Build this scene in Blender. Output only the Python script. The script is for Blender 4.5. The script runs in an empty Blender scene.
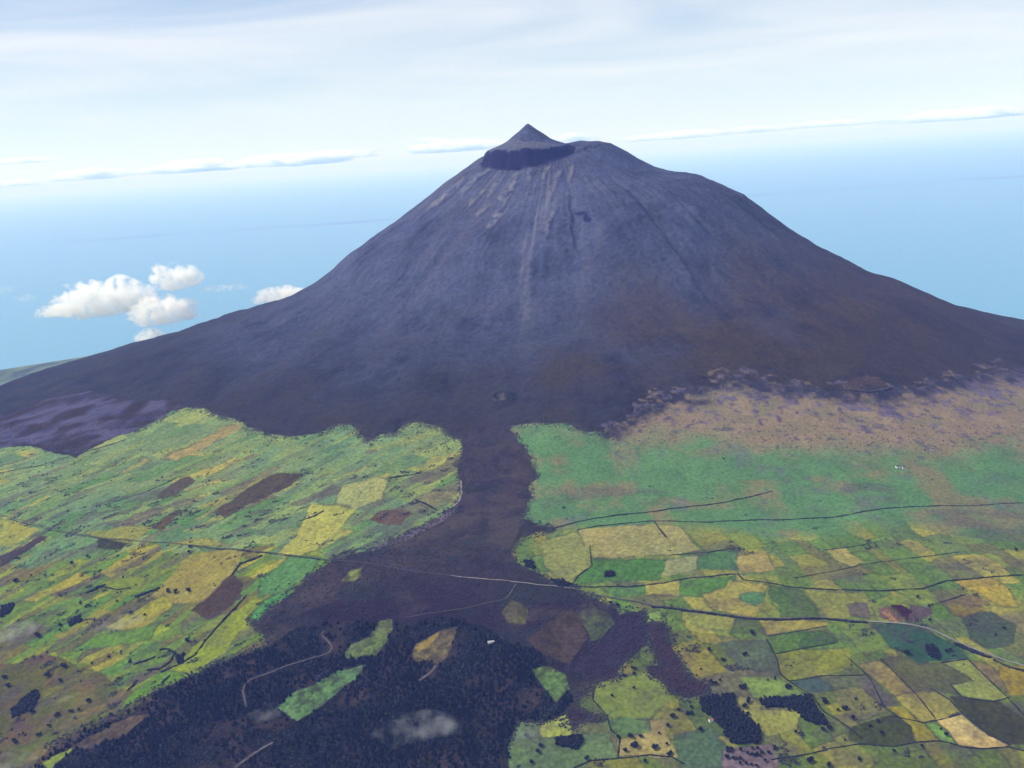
import bpy, math, random, time
import numpy as np
T0 = time.time()
Q = 1.0                                   # terrain resolution factor
rng = np.random.default_rng(7); random.seed(7)
scene = bpy.context.scene
COL = scene.collection

# ------------------------------------------------------------------ camera
F = 1100.0; HC = 2167.0
PITCH = math.atan((384 - 157) / F); ROLL = math.radians(3.9)
cp, sp, cr, sr = math.cos(PITCH), math.sin(PITCH), math.cos(ROLL), math.sin(ROLL)
FWD = np.array([0, cp, -sp]); R0 = np.array([1., 0, 0]); U0 = np.array([0, sp, cp])
RGT = cr * R0 - sr * U0; UPV = sr * R0 + cr * U0
CAM = np.array([0, 0, HC])
def project(x, y, z):
    dx, dy, dz = x, y, z - HC
    w = dy * FWD[1] + dz * FWD[2]
    w = np.maximum(w, 1.0)
    u = 512 + F * (dx * RGT[0] + dy * RGT[1] + dz * RGT[2]) / w
    v = 384 - F * (dx * UPV[0] + dy * UPV[1] + dz * UPV[2]) / w
    return u, v
def ray(u, v):
    d = FWD + RGT * ((u - 512) / F) + UPV * ((384 - v) / F)
    return d / math.hypot(d[0], d[1])     # unit horizontal speed

# ------------------------------------------------------------------ noise
def _h(ix, iy, seed):
    n = (ix.astype(np.int64) * 374761393 + iy.astype(np.int64) * 668265263 + seed * 974634777) & 0x7fffffff
    n = ((n ^ (n >> 13)) * 1274126177) & 0x7fffffff
    return ((n ^ (n >> 16)) & 0xffff) / 32767.5 - 1.0
def vn(x, y, seed=0):
    x = np.asarray(x, float); y = np.asarray(y, float)
    fx, fy = np.floor(x), np.floor(y); tx, ty = x - fx, y - fy
    tx = tx * tx * tx * (tx * (6 * tx - 15) + 10); ty = ty * ty * ty * (ty * (6 * ty - 15) + 10)
    a = _h(fx, fy, seed); b = _h(fx + 1, fy, seed); c = _h(fx, fy + 1, seed); d = _h(fx + 1, fy + 1, seed)
    return a + (b - a) * tx + (c - a) * ty + (a - b - c + d) * tx * ty
def fbm(x, y, o=4, seed=0):
    s = 0; a = 1.0; n = 0
    for i in range(o):
        s = s + a * vn(x * 1.0, y * 1.0, seed + 17 * i); n += a; a *= .5
        x, y = x * 1.62 + y * 1.18 + 3.7, y * 1.62 - x * 1.18 + 9.1
    return s / n
def sstep(a, b, x):
    t = np.clip((x - a) / (b - a), 0, 1); return t * t * (3 - 2 * t)
def hash1(i, seed=0):
    return _h(np.asarray(i), np.asarray(i) * 0 + 5, seed) * .5 + .5

# ------------------------------------------------------------------ volcano profile, from its skyline
D = 6500.0; X0 = 350.0
SKY_L = [(480,156),(461,169),(442,183),(421,200),(399,217),(375,235),(352,252),(336,268),(312,286),(289,297),(270,307),
         (250,311),(219,323),(195,328),(164,340),(129,352),(94,362),(59,373),(0,387)]
SKY_R = [(610,143),(627,151.5),(639,159),(655,167),(669,171),(698,174.5),(718,183),(741,194),(761,209),(780,223),(811,243),
         (835,256),(858,268),(890,278),(921,291),(956,305),(987,314),(1024,323)]
def plane(p):
    d = ray(*p); k = D / d[1]; return d[0] * k, HC + d[2] * k
TAIL_L = [(4000, 830), (5000, 560), (6500, 190), (7500, 90), (9500, 30), (10000, -30), (12000, -200)]
TAIL_R = [(3300, 830), (4000, 660), (5000, 330), (5900, 60), (6400, -30), (7500, -100), (12000, -200)]
def prof(pts, sgn, rim):
    a = sorted((sgn * (plane(p)[0] - X0), plane(p)[1]) for p in pts)
    TAIL = TAIL_L if sgn < 0 else TAIL_R
    rs = [0.0] + [q[0] for q in a] + [t[0] for t in TAIL]
    zs = [a[0][1] + 2] + [q[1] for q in a] + [t[1] for t in TAIL]
    return np.array(rs), np.array(zs)
RL, ZL = prof(SKY_L, -1, 2185.0)
RR, ZR = prof(SKY_R, 1, 2218.0)
def height(x, y, fine=True):
    x = np.asarray(x, float); y = np.asarray(y, float)
    dx, dy = x - X0, y - D
    r = np.hypot(dx, dy) + 1e-6; c = dx / r; s = dy / r
    th = np.arctan2(dy, dx)
    rw = r * (1 + .035 * np.sin(3 * th + 1.2) * np.clip(-s, 0, 1))
    w = sstep(-1, 1, c)
    zl = np.interp(rw, RL, ZL); zr = np.interp(rw, RR, ZR)
    z = zl * (1 - w) + zr * w
    # crater cliff on the side that faces the camera, little cone on top
    cliff = np.clip(-s * 1.5 - .35 - .9 * c, 0, 1)
    rc = 330 + 26 * vn(th * 9, r * 0, 3) + 14 * vn(th * 23, r * 0, 5)
    z = z - cliff * 24 * sstep(rc - 6, rc + 16, r) * (1 - sstep(700, 1500, r))
    q = np.hypot(x - 187, (y - 6330) * .9); tq = np.arctan2(y - 6330, x - 187); q = q * (1 + .05 * vn(tq * 3, q * 0, 4) + .03 * vn(tq * 11, q / 200, 6))
    z = np.maximum(z, np.interp(q, [0, 11, 50, 80, 120, 150, 225, 238, 280, 320, 600, 900], [2342, 2336, 2303, 2282, 2250, 2236, 2208, 2194, 2085, 1900, 0, -1000]))
    z = z + 15 * np.exp(-((x - 440) ** 2 + (y - 6500) ** 2) / 130 ** 2)
    # bumps on the far rim
    z = z + 14 * np.exp(-((x - 500) ** 2 + (y - 6560) ** 2) / 60 ** 2) + 13 * np.exp(-((x - 595) ** 2 + (y - 6560) ** 2) / 45 ** 2)
    if fine:
        up = sstep(3000, 1200, r) * sstep(420, 950, r)
        th = th + .06 * fbm(x / 330, y / 330, 3, 19)
        gl = vn(th * 26 + .4 * vn(r / 260, th * 3, 9), r / 1300, 11)
        g2 = vn(th * 60 + .5 * vn(r / 160, th * 5, 8), r / 620, 12)
        z = z + up * (9.5 * (gl - np.abs(gl) * .6) * np.clip(.5 + 1.6 * fbm(x / 500, y / 500, 2, 14), 0, 2) + 4 * g2 * np.clip(.4 + 1.5 * vn(x / 260, y / 260, 15), 0, 2) * sstep(2200, 700, r) + 1.2 * (1 - np.abs(vn(th * 110, r / 300, 13))) * sstep(1500, 500, r))
        big = fbm(x / 420, y / 420, 3, 21)
        z = z + big * 16 * sstep(700, 2200, r) * sstep(6500, 5000, r)
        z = z + fbm(x / 190, y / 190, 3, 33) * 9 * sstep(600, 1200, r) * sstep(3600, 2600, r)
        z = z + fbm(x / 60, y / 60, 3, 31) * (2.2 + 4.0 * sstep(3000, 1500, r)) * sstep(300, 600, r) * sstep(7000, 5500, r)
        z = z + fbm(x / 700, y / 700, 3, 34) * 22 * sstep(5500, 7000, r) * sstep(9900, 9000, r)
    # small cinder cone low on the right flank, and the vent above the lava tongue
    for (mx, my, rad, h, pit) in MOUNDS:
        qq = np.hypot(x - mx, (y - my)) / rad
        z = z + h * (1 - sstep(.25, 1.0, qq)) - pit * (1 - sstep(.0, .42, qq))
    for (ax, ay, bx, by, wd, h) in RIDGES:
        L = math.hypot(bx - ax, by - ay); tx, ty = (bx - ax) / L, (by - ay) / L
        t = np.clip((x - ax) * tx + (y - ay) * ty, 0, L); px, py = ax + tx * t, ay + ty * t
        side = (x - ax) * -ty + (y - ay) * tx
        dd = np.hypot(x - px, y - py)
        z = z + h * (1 - sstep(0, np.where(side > 0, wd, wd * .45), dd))
    return z
MOUNDS = []; RIDGES = []
def at(u, v, fine=True):
    d = ray(u, v)
    k = np.arange(1300.0, 15000.0, 8.0)
    below = HC + d[2] * k - height(d[0] * k, d[1] * k, fine) < 0
    i = int(np.argmax(below)) if below.any() else len(k) - 1
    kk = np.linspace(k[max(i - 1, 0)], k[i], 33)
    b = HC + d[2] * kk - height(d[0] * kk, d[1] * kk, fine) < 0
    j = int(np.argmax(b)); K = kk[j]
    X, Y = d[0] * K, d[1] * K
    return np.array([X, Y, float(height(X, Y, fine))])
a = at(866, 383, False); MOUNDS.append((a[0], a[1], 170, 34, 12))
a = at(500, 399, False); MOUNDS.append((a[0], a[1], 75, 20, 34))
a = at(886, 608, False); b = at(909, 621, False); RIDGES.append((a[0], a[1], b[0], b[1], 34, 22))

# ------------------------------------------------------------------ terrain grid (fan of columns, rows closer where the slope is seen)
NU = int(1575 * Q)
phi = np.linspace(math.radians(-42), math.radians(42), NU)
def logsp(a, b, n): return np.exp(np.linspace(math.log(a), math.log(b), n, endpoint=False))
dist = np.concatenate([logsp(1000, 2100, int(60 * Q)), logsp(2100, 4300, int(600 * Q)), np.linspace(4300, 6650, int(430 * Q), endpoint=False),
                       logsp(6650, 17500, int(140 * Q))])
NV = len(dist)
PH, DI = np.meshgrid(phi, dist)
GX = (DI * np.sin(PH)); GY = (DI * np.cos(PH)); GZ = height(GX, GY)
X, Y, Z = GX.ravel(), GY.ravel(), GZ.ravel()
U, V = project(X, Y, Z)
dX, dY = X - X0, Y - D; RAD = np.hypot(dX, dY); THA = np.arctan2(dY, dX)
front = (dY < 200) & (DI.ravel() < 6600)
WU = U + 3.6 * fbm(X / 60, Y / 60, 5, 41); WV = V + 2.4 * fbm(X / 60 + 50, Y / 60, 5, 42)

def pip(P, u, v):
    """inside test for polygon P on arrays u, v"""
    P = np.asarray(P, float)
    m = (u >= P[:, 0].min()) & (u <= P[:, 0].max()) & (v >= P[:, 1].min()) & (v <= P[:, 1].max())
    idx = np.nonzero(m)[0]; uu, vv = u[idx], v[idx]; ins = np.zeros(len(idx), bool)
    n = len(P)
    for i in range(n):
        x1, y1 = P[i]; x2, y2 = P[(i + 1) % n]
        if y1 == y2: continue
        cond = (y1 > vv) != (y2 > vv)
        ins ^= cond & (uu < (x2 - x1) * (vv - y1) / (y2 - y1) + x1)
    return idx[ins]
def dline(pts, u, v, w):
    """indices and distances (px) of points closer than w to a polyline"""
    pts = np.asarray(pts, float)
    m = (u > pts[:, 0].min() - w) & (u < pts[:, 0].max() + w) & (v > pts[:, 1].min() - w) & (v < pts[:, 1].max() + w)
    idx = np.nonzero(m)[0]; best = np.full(len(idx), 1e9)
    for (x1, y1), (x2, y2) in zip(pts[:-1], pts[1:]):
        L2 = (x2 - x1) ** 2 + (y2 - y1) ** 2 + 1e-9
        t = np.clip(((u[idx] - x1) * (x2 - x1) + (v[idx] - y1) * (y2 - y1)) / L2, 0, 1)
        best = np.minimum(best, np.hypot(u[idx] - x1 - t * (x2 - x1), v[idx] - y1 - t * (y2 - y1)))
    k = best < w
    return idx[k], best[k]

# ------------------------------------------------------------------ colour: photo colour -> base colour, undoing the air in between
HZ_S = np.array([.70e-5, 1.03e-5, 2.7e-5]); HZ_A = np.array([.42, .46, .56]); ILL = 1.5
def lin(c):
    c = np.asarray(c, float) / 255
    return np.where(c <= .04045, c / 12.92, ((c + .055) / 1.055) ** 2.4)
def alb(c, d=3200.0):
    t = np.exp(-HZ_S * d)
    return np.clip((lin(c) - HZ_A * (1 - t)) / (ILL * t), .006, .75)
PAS_L = [(-900,500),(-300,470),(-60,450),(0,448),(30,446),(55,454),(77,457),(104,442),(128,433),(153,422),(170,411),(186,407),(202,409),(221,417),(243,421),(247,428),
 (262,432),(268,435),(295,436),(320,432),(342,425),(356,426),(360,436),(369,443),(380,435),(397,432),(405,424),(421,422),(443,428),(451,437),(462,439),(464,451),
 (457,465),(461,481),(462,498),(455,508),(424,528),(391,541),(369,550),(350,555),(334,559),(320,569),(309,577),(296,590),(287,596),(271,613),(249,621),(260,629),
 (265,645),(246,654),(213,665),(191,676),(153,692),(118,716),(93,724),(49,747),(36,762),(20,800),(-100,1000),(-900,1000)]
PAS_R = [(508,428),(525,424),(546,422),(568,425),(587,431),(605,432),(640,412),(680,395),(735,380),(790,388),(840,392),(900,390),(960,378),(1024,368),(1900,300),
 (1900,1400),(500,1400),(514,800),(514,768),(507,747),(516,722),(540,722),(566,715),(563,723),(574,729),(582,721),(604,718),(582,711),(579,699),(590,692),(593,685),
 (618,678),(620,667),(637,654),(648,643),(649,635),(653,648),(659,666),(649,667),(648,673),(664,684),(670,692),(686,699),(708,695),(709,685),(689,676),(676,654),
 (670,637),(663,622),(645,622),(644,613),(629,610),(623,613),(620,615),(615,607),(596,599),(574,588),(552,582),(536,573),(516,563),(511,552),(522,537),(552,529),
 (523,519),(531,500),(530,489),(536,476),(533,462),(527,451),(516,437)]
FOREST = [(130,708),(160,692),(215,667),(262,650),(300,628),(345,620),(400,625),(440,615),(480,625),(505,640),(535,650),(560,680),(575,700),(560,716),(540,722),(516,722),
 (507,747),(514,768),(520,860),(-40,860),(40,760),(95,724)]
N = len(X)
col = np.zeros((N, 3)); owner = np.zeros(N, int)        # 0 volcano
OWN = ['volcano']
def own(name):
    OWN.append(name); return len(OWN) - 1
# --- volcano: rock, ash, scrub
n1 = fbm(X / 300, Y / 300, 4, 51); n2 = fbm(X / 70, Y / 70, 3, 52)
streak = fbm(THA * 38 + .3 * n1, RAD / 900, 4, 53); st2 = fbm(THA * 90 + .4 * n2, RAD / 420, 3, 54)
rock = alb((80, 87, 121), 5700); dark = alb((63, 68, 96), 5300); brown = alb((73, 67, 77), 5000); scrub = alb((56, 58, 78), 4600); pale = alb((122, 117, 128), 5800)
k_low = sstep(900, 2300, RAD + 350 * n1 + 250 * np.cos(THA))[:, None]
k_br = (sstep(-.35, .5, np.cos(THA) + .5 * n1) * sstep(600, 1500, RAD))[:, None]
col[:] = rock * (1 - k_low) + (dark * (1 - k_br) + brown * k_br) * k_low
kk = (sstep(1900, 2500, RAD + 250 * n1))[:, None] * .6
col = col * (1 - kk) + scrub * kk
n3 = fbm(X / 150, Y / 150, 4, 55); n4 = vn(X / 17, Y / 17, 56)
col *= np.clip(1 + .15 * streak + .11 * st2 * sstep(2400, 900, RAD) + .2 * n2 + .5 * n3 + .2 * n4, .3, 2)[:, None]
vg_ = (sstep(.12, .42, n3 + .35 * n2) * sstep(1100, 2000, RAD) * .4)[:, None]; col = col * (1 - vg_) + alb((62, 62, 78), 4900) * vg_
# pale ash and outcrops under the crater, the long scree streak down the middle
g = sstep(.1, .5, st2 + .35 * streak) * sstep(1050, 520, RAD) * sstep(330, 420, RAD) * sstep(.55, -.1, np.cos(THA) + .2 * n1)
g = np.maximum(g, .0)[:, None]
col = col * (1 - .75 * g) + pale * .75 * g
SCREE = [(547,205),(538,225),(528,245),(524,262),(525,290),(526,320),(524,350),(520,372)]
i, dd = dline(SCREE, WU, WV, 11); f_ = (front[i] * (1 - sstep(0, 11, dd)) * sstep(390, 250, V[i]) * (.5 + .5 * st2[i]))[:, None]
col[i] = col[i] * (1 - f_) + alb((120, 122, 146), 5700) * f_
for pl, wd, a_ in (([(600,225),(598,245),(585,270),(578,300)], 7, .28), ([(500,190),(478,215),(450,255),(420,300)], 12, .2), ([(462,200),(440,235),(420,270)], 9, .2),
                   ([(640,190),(660,230),(690,280)], 12, .12)):
    i, dd = dline(pl, WU, WV, wd); f_ = (front[i] * (1 - sstep(0, wd, dd)) * a_)[:, None]; col[i] = col[i] * (1 - f_) + alb((110, 107, 128), 5700) * f_
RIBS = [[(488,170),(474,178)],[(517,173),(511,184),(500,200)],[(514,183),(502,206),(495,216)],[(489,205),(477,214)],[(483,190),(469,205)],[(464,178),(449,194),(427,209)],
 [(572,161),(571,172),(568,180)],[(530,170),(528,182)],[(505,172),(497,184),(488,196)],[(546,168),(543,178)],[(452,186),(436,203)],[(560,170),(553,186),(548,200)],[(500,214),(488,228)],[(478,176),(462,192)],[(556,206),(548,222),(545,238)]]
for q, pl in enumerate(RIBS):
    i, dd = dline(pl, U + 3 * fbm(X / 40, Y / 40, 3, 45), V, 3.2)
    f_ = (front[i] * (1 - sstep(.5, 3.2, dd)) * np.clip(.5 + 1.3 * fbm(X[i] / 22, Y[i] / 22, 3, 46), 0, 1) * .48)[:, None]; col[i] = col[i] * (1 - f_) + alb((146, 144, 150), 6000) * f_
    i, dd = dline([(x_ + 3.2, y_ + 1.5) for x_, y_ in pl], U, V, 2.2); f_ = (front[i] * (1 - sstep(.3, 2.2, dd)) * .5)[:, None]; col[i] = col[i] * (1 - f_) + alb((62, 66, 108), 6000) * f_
def paint(P, c, d=None, own_id=None, var=.14, seed=0, need=True, warp=True):
    i = pip(P, WU if warp else U, WV if warp else V); i = i[front[i]]
    if not len(i): return i
    if d is None: d = float(np.median(np.hypot(np.hypot(X[i], Y[i]), Z[i] - HC)))
    cc = alb(c, d) if np.max(c) > 1 else np.asarray(c)
    m = np.clip(1 + var * (.9 * FV[i] + .5 * FV2[i] + .9 * FV3[i] + .7 * FV4[i]), .3, 2)
    col[i] = cc * m[:, None] * (1 + .10 * HUE[i][:, None] * np.array([1, .1, -.6]))
    if own_id is not None: owner[i] = own_id
    return i
FV4 = vn(X / 6.5, Y / 6.5, 65); FV3 = fbm((X + Y) / 30, (X - Y) / 12, 3, 64); FV = fbm(X / 55, Y / 55, 3, 61); FV2 = vn(X / 14, Y / 14, 62); HUE = fbm(X / 120, Y / 120, 2, 63)
ap_ = pip([(486,152),(503,143),(514,138),(524,142),(536,141),(549,143),(566,146),(585,147),(577,152),(560,154),(530,155),(500,151)], U, V); ap_ = ap_[front[ap_]]; col[ap_] = alb((98, 102, 128), 6200) * (1 + .12 * n2[ap_])[:, None]  # apron under the peak painted paler, its sunlit tone put into the colour
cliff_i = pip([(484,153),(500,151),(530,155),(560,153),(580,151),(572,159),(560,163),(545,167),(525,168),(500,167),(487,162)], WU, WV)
cliff_i = cliff_i[front[cliff_i]]; col[cliff_i] *= .8  # crater cliff darkened in its colour, deepening its shade
q_ = np.hypot(X - 187, (Y - 6330) * .9); i = np.nonzero((q_ > 226 + 7 * n2) & (q_ < 278 + 26 * n2) & (Y < 6330) & (RAD < 620))[0]; col[i] = alb((55, 59, 102), 6100) * (1 + .25 * n2[i])[:, None]  # dark basalt drop below the cone, shade of the camera-facing cliff painted in
o_flow = own('lava_flow')
# --- lava tongue and the wide flow below it
LAVA = [(470,425),(512,428),(534,462),(532,500),(512,552),(574,588),(640,610),(712,690),(600,730),(516,722),(514,900),(-100,900),(36,762),(93,724),(191,676),(265,645),(249,621),(296,590),(334,559),(424,528),(462,498),(462,439)]
paint(LAVA, (66, 62, 82), 3600, o_flow, .3)
i = pip([(340,600),(420,560),(520,540),(600,600),(660,630),(710,690),(600,720),(516,722),(514,900),(-100,900),(100,724),(280,620)], WU, WV); i = i[front[i]]
w_ = sstep(540, 625, V[i] + 25 * n1[i])[:, None]; col[i] = col[i] * (1 - w_) + w_ * alb((50, 43, 72), 3000) * (1 + .3 * n2[i] + .2 * FV2[i])[:, None]
i = np.nonzero((owner == o_flow) & front)[0]
m_ = sstep(.05, .45, fbm(X[i] / 130, Y[i] / 90, 5, 81))[:, None] * .7; col[i] = col[i] * (1 - m_) + alb((52, 60, 74), 3000) * m_
m_ = sstep(.15, .5, fbm(X[i] / 170 + 5, Y[i] / 110, 5, 82))[:, None] * .65; col[i] = col[i] * (1 - m_) + alb((80, 74, 82), 3000) * m_
m_ = sstep(.25, .4, fbm(X[i] / 40 + 5, Y[i] / 40, 4, 83))[:, None] * .5; col[i] = col[i] * (1 - m_) + alb((40, 38, 64), 3000) * m_
i = pip(FOREST, WU, WV); i = i[front[i]]; m_ = sstep(-.2, .5, fbm(X[i] / 70, Y[i] / 70, 4, 84))[:, None]
col[i] = (alb((30, 28, 56), 2700) * (1 - m_) + alb((66, 58, 72), 2700) * m_) * (1 + .25 * FV2[i])[:, None]; owner[i] = o_flow

# ------------------------------------------------------------------ pastures: a patchwork of fields laid out along the slope
o_past = own('pasture'); o_heath = own('heath')
def basis(p1, p2, p3, p4):
    a, b, c, d = at(*p1), at(*p2), at(*p3), at(*p4)
    e1 = (b - a)[:2]; e1 /= np.linalg.norm(e1); e2 = (d - c)[:2]; e2 /= np.linalg.norm(e2)
    return np.linalg.inv(np.array([e1, e2]).T)
def patchwork(i, M, ls, lt, seed, pal, pick, hedge):
    x, y = X[i] + 30 * fbm(X[i] / 110, Y[i] / 110, 4, seed), Y[i] + 30 * fbm(X[i] / 110 + 9, Y[i] / 110, 4, seed + 1)
    s = M[0, 0] * x + M[0, 1] * y; t = M[1, 0] * x + M[1, 1] * y
    t = t + 30 * vn(s / 900, t * 0, seed + 2)
    row = np.floor(t / lt); ft = t / lt - row
    off = hash1(row, seed + 3) * 7; wid = ls * (.7 + .8 * hash1(row, seed + 4))
    cel = np.floor(s / wid + off); fs = s / wid + off - cel
    key = row * 131 + cel
    h1, h2, h3 = hash1(key, seed + 5), hash1(key, seed + 6), hash1(key, seed + 7)
    split = (h2 > .45) & (ft > .35 + .3 * h3)
    key2 = key + 7777 * split; h1 = np.where(split, hash1(key2, seed + 8), h1); h4 = hash1(key2, seed + 9)
    k = pick(h1, i)
    pm_ = pal.mean(0); c = np.array([1.08, 1.16, 1.0]) * (pal[k] * .75 + pm_ * .25) * (.88 + .24 * h4)[:, None]
    big = fbm(X[i] / 240, Y[i] / 240, 3, seed + 20)[:, None]; c = c * (1 + .25 * big * np.array([1., .35, -.2]))
    tx_ = fbm(s / 34, t / 11, 3, seed + 21)[:, None]; c = c * (1 + .11 * tx_) * (1 + .16 * FV4[i])[:, None]
    e = np.minimum(np.minimum(fs, 1 - fs) * wid, np.minimum(ft, 1 - ft) * lt)
    e2 = np.where(h2 > .45, np.abs(ft - (.35 + .3 * h3)) * lt, 1e3)
    e = np.minimum(e, e2)
    c = c * (1 + .16 * FV[i] + .10 * FV2[i])[:, None] * (1 + .12 * HUE[i][:, None] * np.array([1, .1, -.6]))
    hm = (sstep(3.6, 1.6, e) * sstep(-.35, .25, vn(X[i] / 40, Y[i] / 40, seed + 10)) * hedge)[:, None]
    c = c * (1 - hm) + alb((58, 60, 72), 3200) * hm
    col[i] = c
MS_L = basis((161,459), (243,422), (0,517), (153,543))
iL = pip(PAS_L, WU, WV); iL = iL[front[iL]]; owner[iL] = o_past
palL = np.array([alb(c, 3600) for c in [(110,130,106), (96,124,98), (122,138,100), (134,142,96), (152,146,92), (108,98,96), (96,122,88), (86,124,84)]])
palL2 = np.array([alb(c, 2800) for c in [(98,122,68), (122,130,66), (150,140,72), (88,116,68), (106,92,72), (84,126,70), (92,82,76), (130,140,64)]])
def pickL(h, i):
    far = V[i] < 452 + 6 * n2[i]
    a = np.digitize(h, [.2, .4, .58, .7, .78, .86, .94])
    b = np.digitize(h, [.35, .5, .8, 1.1])
    return np.where(far, b, a)
vb_ = V[iL] + 30 * n1[iL] + 14 * n2[iL]; up_ = iL[vb_ < 560]; lo_ = iL[vb_ >= 560]
patchwork(up_, MS_L, 165, 70, 101, palL, pickL, .45)
patchwork(lo_, MS_L, 115, 58, 131, palL2, lambda h, i: np.digitize(h, [.22, .38, .5, .64, .78, .88, .94]), .5)
# lower left corner: rough brown grazing
i = pip([(-900,640),(0,668),(40,655),(90,668),(130,690),(150,694),(118,716),(93,724),(36,762),(20,800),(-100,1000),(-900,1000)], WU + 14 * n2, WV + 9 * n1); i = i[front[i]]
w_ = (.75 + .25 * sstep(-.4, .4, n1[i]))[:, None]; mix = sstep(-.3, .4, FV[i] + .6 * HUE[i])[:, None]
col[i] = col[i] * (1 - w_) + w_ * (alb((98, 80, 76), 2700) * mix + alb((88, 90, 62), 2700) * (1 - mix)) * (1 + .15 * FV2[i])[:, None]
i = iL; m_ = (sstep(.12, .4, fbm((MS_L[0, 0] * X[i] + MS_L[0, 1] * Y[i]) / 110, (MS_L[1, 0] * X[i] + MS_L[1, 1] * Y[i]) / 42, 4, 141)) * .6 * sstep(430, 490, V[i]))[:, None]
col[i] = col[i] * (1 - m_) + alb((88, 84, 94), 3300) * (1 + .2 * n2[i])[:, None] * m_
MS_R = basis((881,659), (919,692), (777,654), (834,645))
iR = pip(PAS_R, WU, WV); iR = iR[front[iR]]; owner[iR] = o_past
palR = np.array([alb(c, 3000) for c in [(92,118,76), (86,114,74), (114,126,74), (138,132,78), (152,142,82), (102,100,84), (86,106,86), (122,122,78)]])
palR2 = np.array([alb(c, 2800) for c in [(92,106,68), (84,104,66), (104,102,84), (126,122,70), (140,128,76), (94,90,88), (78,94,76), (110,116,66)]])
vb_ = V[iR] - .12 * (U[iR] - 700) + 16 * n1[iR]
patchwork(iR[vb_ < 630], MS_R, 105, 95, 171, palR, lambda h, i: np.digitize(h, [.2, .38, .54, .66, .76, .86, .93]), .5)
patchwork(iR[vb_ >= 630], MS_R, 105, 95, 171, palR2, lambda h, i: np.digitize(h, [.2, .38, .54, .66, .76, .86, .93]), .6)
# upper right: smooth green pasture under pink and lilac heath
i = iR[V[iR] < 560]; w_ = sstep(540 - 18, 540, V[i] + 16 * n1[i] - .02 * (U[i] - 780))[:, None]
c = alb((93, 131, 98), 3900) * (1 + .13 * FV[i] + .1 * n2[i])[:, None]
mt = .8 * sstep(.05, .6, fbm(X[i] / 120, Y[i] / 110, 5, 71) + .25 * sstep(800, 1024, U[i]))[:, None]; c = c * (1 - mt) + alb((132, 122, 102), 3900) * mt
mt = sstep(.3, .6, fbm(X[i] / 90, Y[i] / 90, 4, 72))[:, None]; c = c * (1 - .5 * mt) + alb((100, 108, 116), 3900) * .5 * mt
col[i] = c * (1 - w_) + col[i] * w_
i = iR; m_ = (sstep(.1, .5, fbm(X[i] / 200, Y[i] / 90, 4, 142) + .25 * sstep(850, 1000, U[i]) - .15) * .5 * sstep(445, 480, V[i]))[:, None]
col[i] = col[i] * (1 - m_) + alb((92, 88, 98), 3400) * (1 + .2 * n2[i])[:, None] * m_
hb = np.interp(U, [500, 605, 615, 660, 735, 800, 850, 900, 960, 1024, 1500], [415, 415, 440, 448, 437, 440, 450, 446, 446, 440, 420])
i = iR; w_ = sstep(22, -22, V[i] - hb[i] + 26 * n1[i] + 12 * n2[i])[:, None]
c = alb((142, 126, 112), 4200) * (1 + .16 * FV[i])[:, None]
mt = sstep(.0, .5, fbm(X[i] / 110, Y[i] / 60, 3, 73))[:, None]; c = c * (1 - mt) + alb((132, 124, 108), 4200) * mt
lil = sstep(-.05, .4, fbm(X[i] / 30, Y[i] / 30, 5, 74) + .3 * n3[i] + .014 * (hb[i] - 40 - V[i]))[:, None]; c = c * (1 - .8 * lil) + alb((104, 97, 128), 4300) * .8 * lil
bl = sstep(.28, .42, fbm(X[i] / 26, Y[i] / 26, 4, 75) + .25 * n3[i])[:, None]; c = c * (1 - .7 * bl) + alb((80, 76, 112), 4300) * .7 * bl
col[i] = c * w_ + col[i] * (1 - w_); owner[i[w_[:, 0] > .5]] = o_heath
top_ = PAS_R[5:14]; i, dd = dline(top_, U + 12 * n2 + 9 * n1, V + 6 * n1 + 5 * n2, 20.0); k_ = np.isin(owner[i], (o_heath, o_past)) & front[i]; i, dd = i[k_], dd[k_]
m_ = np.clip(sstep(20, 0, dd) * .9 + .8 * fbm(X[i] / 30, Y[i] / 30, 4, 147) * sstep(20, 6, dd), 0, 1)[:, None]; col[i] = col[i] * (1 - m_) + alb((64, 63, 88), 4500) * m_
# heath fringe between bare slope and pasture on the right, heath on the far left
i = pip([(605,434),(600,420),(640,402),(700,380),(740,368),(800,376),(850,382),(900,384),(960,372),(1024,360),(1700,320),(1700,380),(1024,376),(900,396),(735,392),(640,420)], WU + 20 * n2, WV + 16 * n1 + 8 * n2); i = i[front[i] & (owner[i] == 0)]
m_ = sstep(.0, .4, fbm(X[i] / 34, Y[i] / 30, 5, 76))[:, None] * .75; col[i] = col[i] * (1 - m_) + alb((104, 97, 124), 4400) * m_
m_ = sstep(.2, .4, fbm(X[i] / 30 + 8, Y[i] / 30, 5, 79))[:, None] * .7; col[i] = col[i] * (1 - m_) + alb((126, 112, 106), 4400) * m_
i = pip([(-900,480),(-300,440),(0,418),(40,400),(90,393),(150,400),(200,408),(170,412),(128,433),(77,457),(30,446),(0,448),(-900,520)], WU + 6 * n2, WV + 4 * n1); i = i[front[i] & (owner[i] == 0)]
m_ = sstep(-.35, .35, fbm(X[i] / 100, Y[i] / 80, 5, 77))[:, None]; col[i] = alb((60, 56, 76), 4300) * (1 - m_) + alb((86, 84, 116), 4300) * m_
col[i] *= (1 + .2 * n2[i])[:, None]; owner[i] = o_heath
b_ = sstep(.35, .5, fbm(X[i] / 70 + 7, Y[i] / 26, 3, 78))[:, None]; col[i] = col[i] * (1 - .6 * b_) + alb((58, 62, 104), 4300) * .6 * b_

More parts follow.
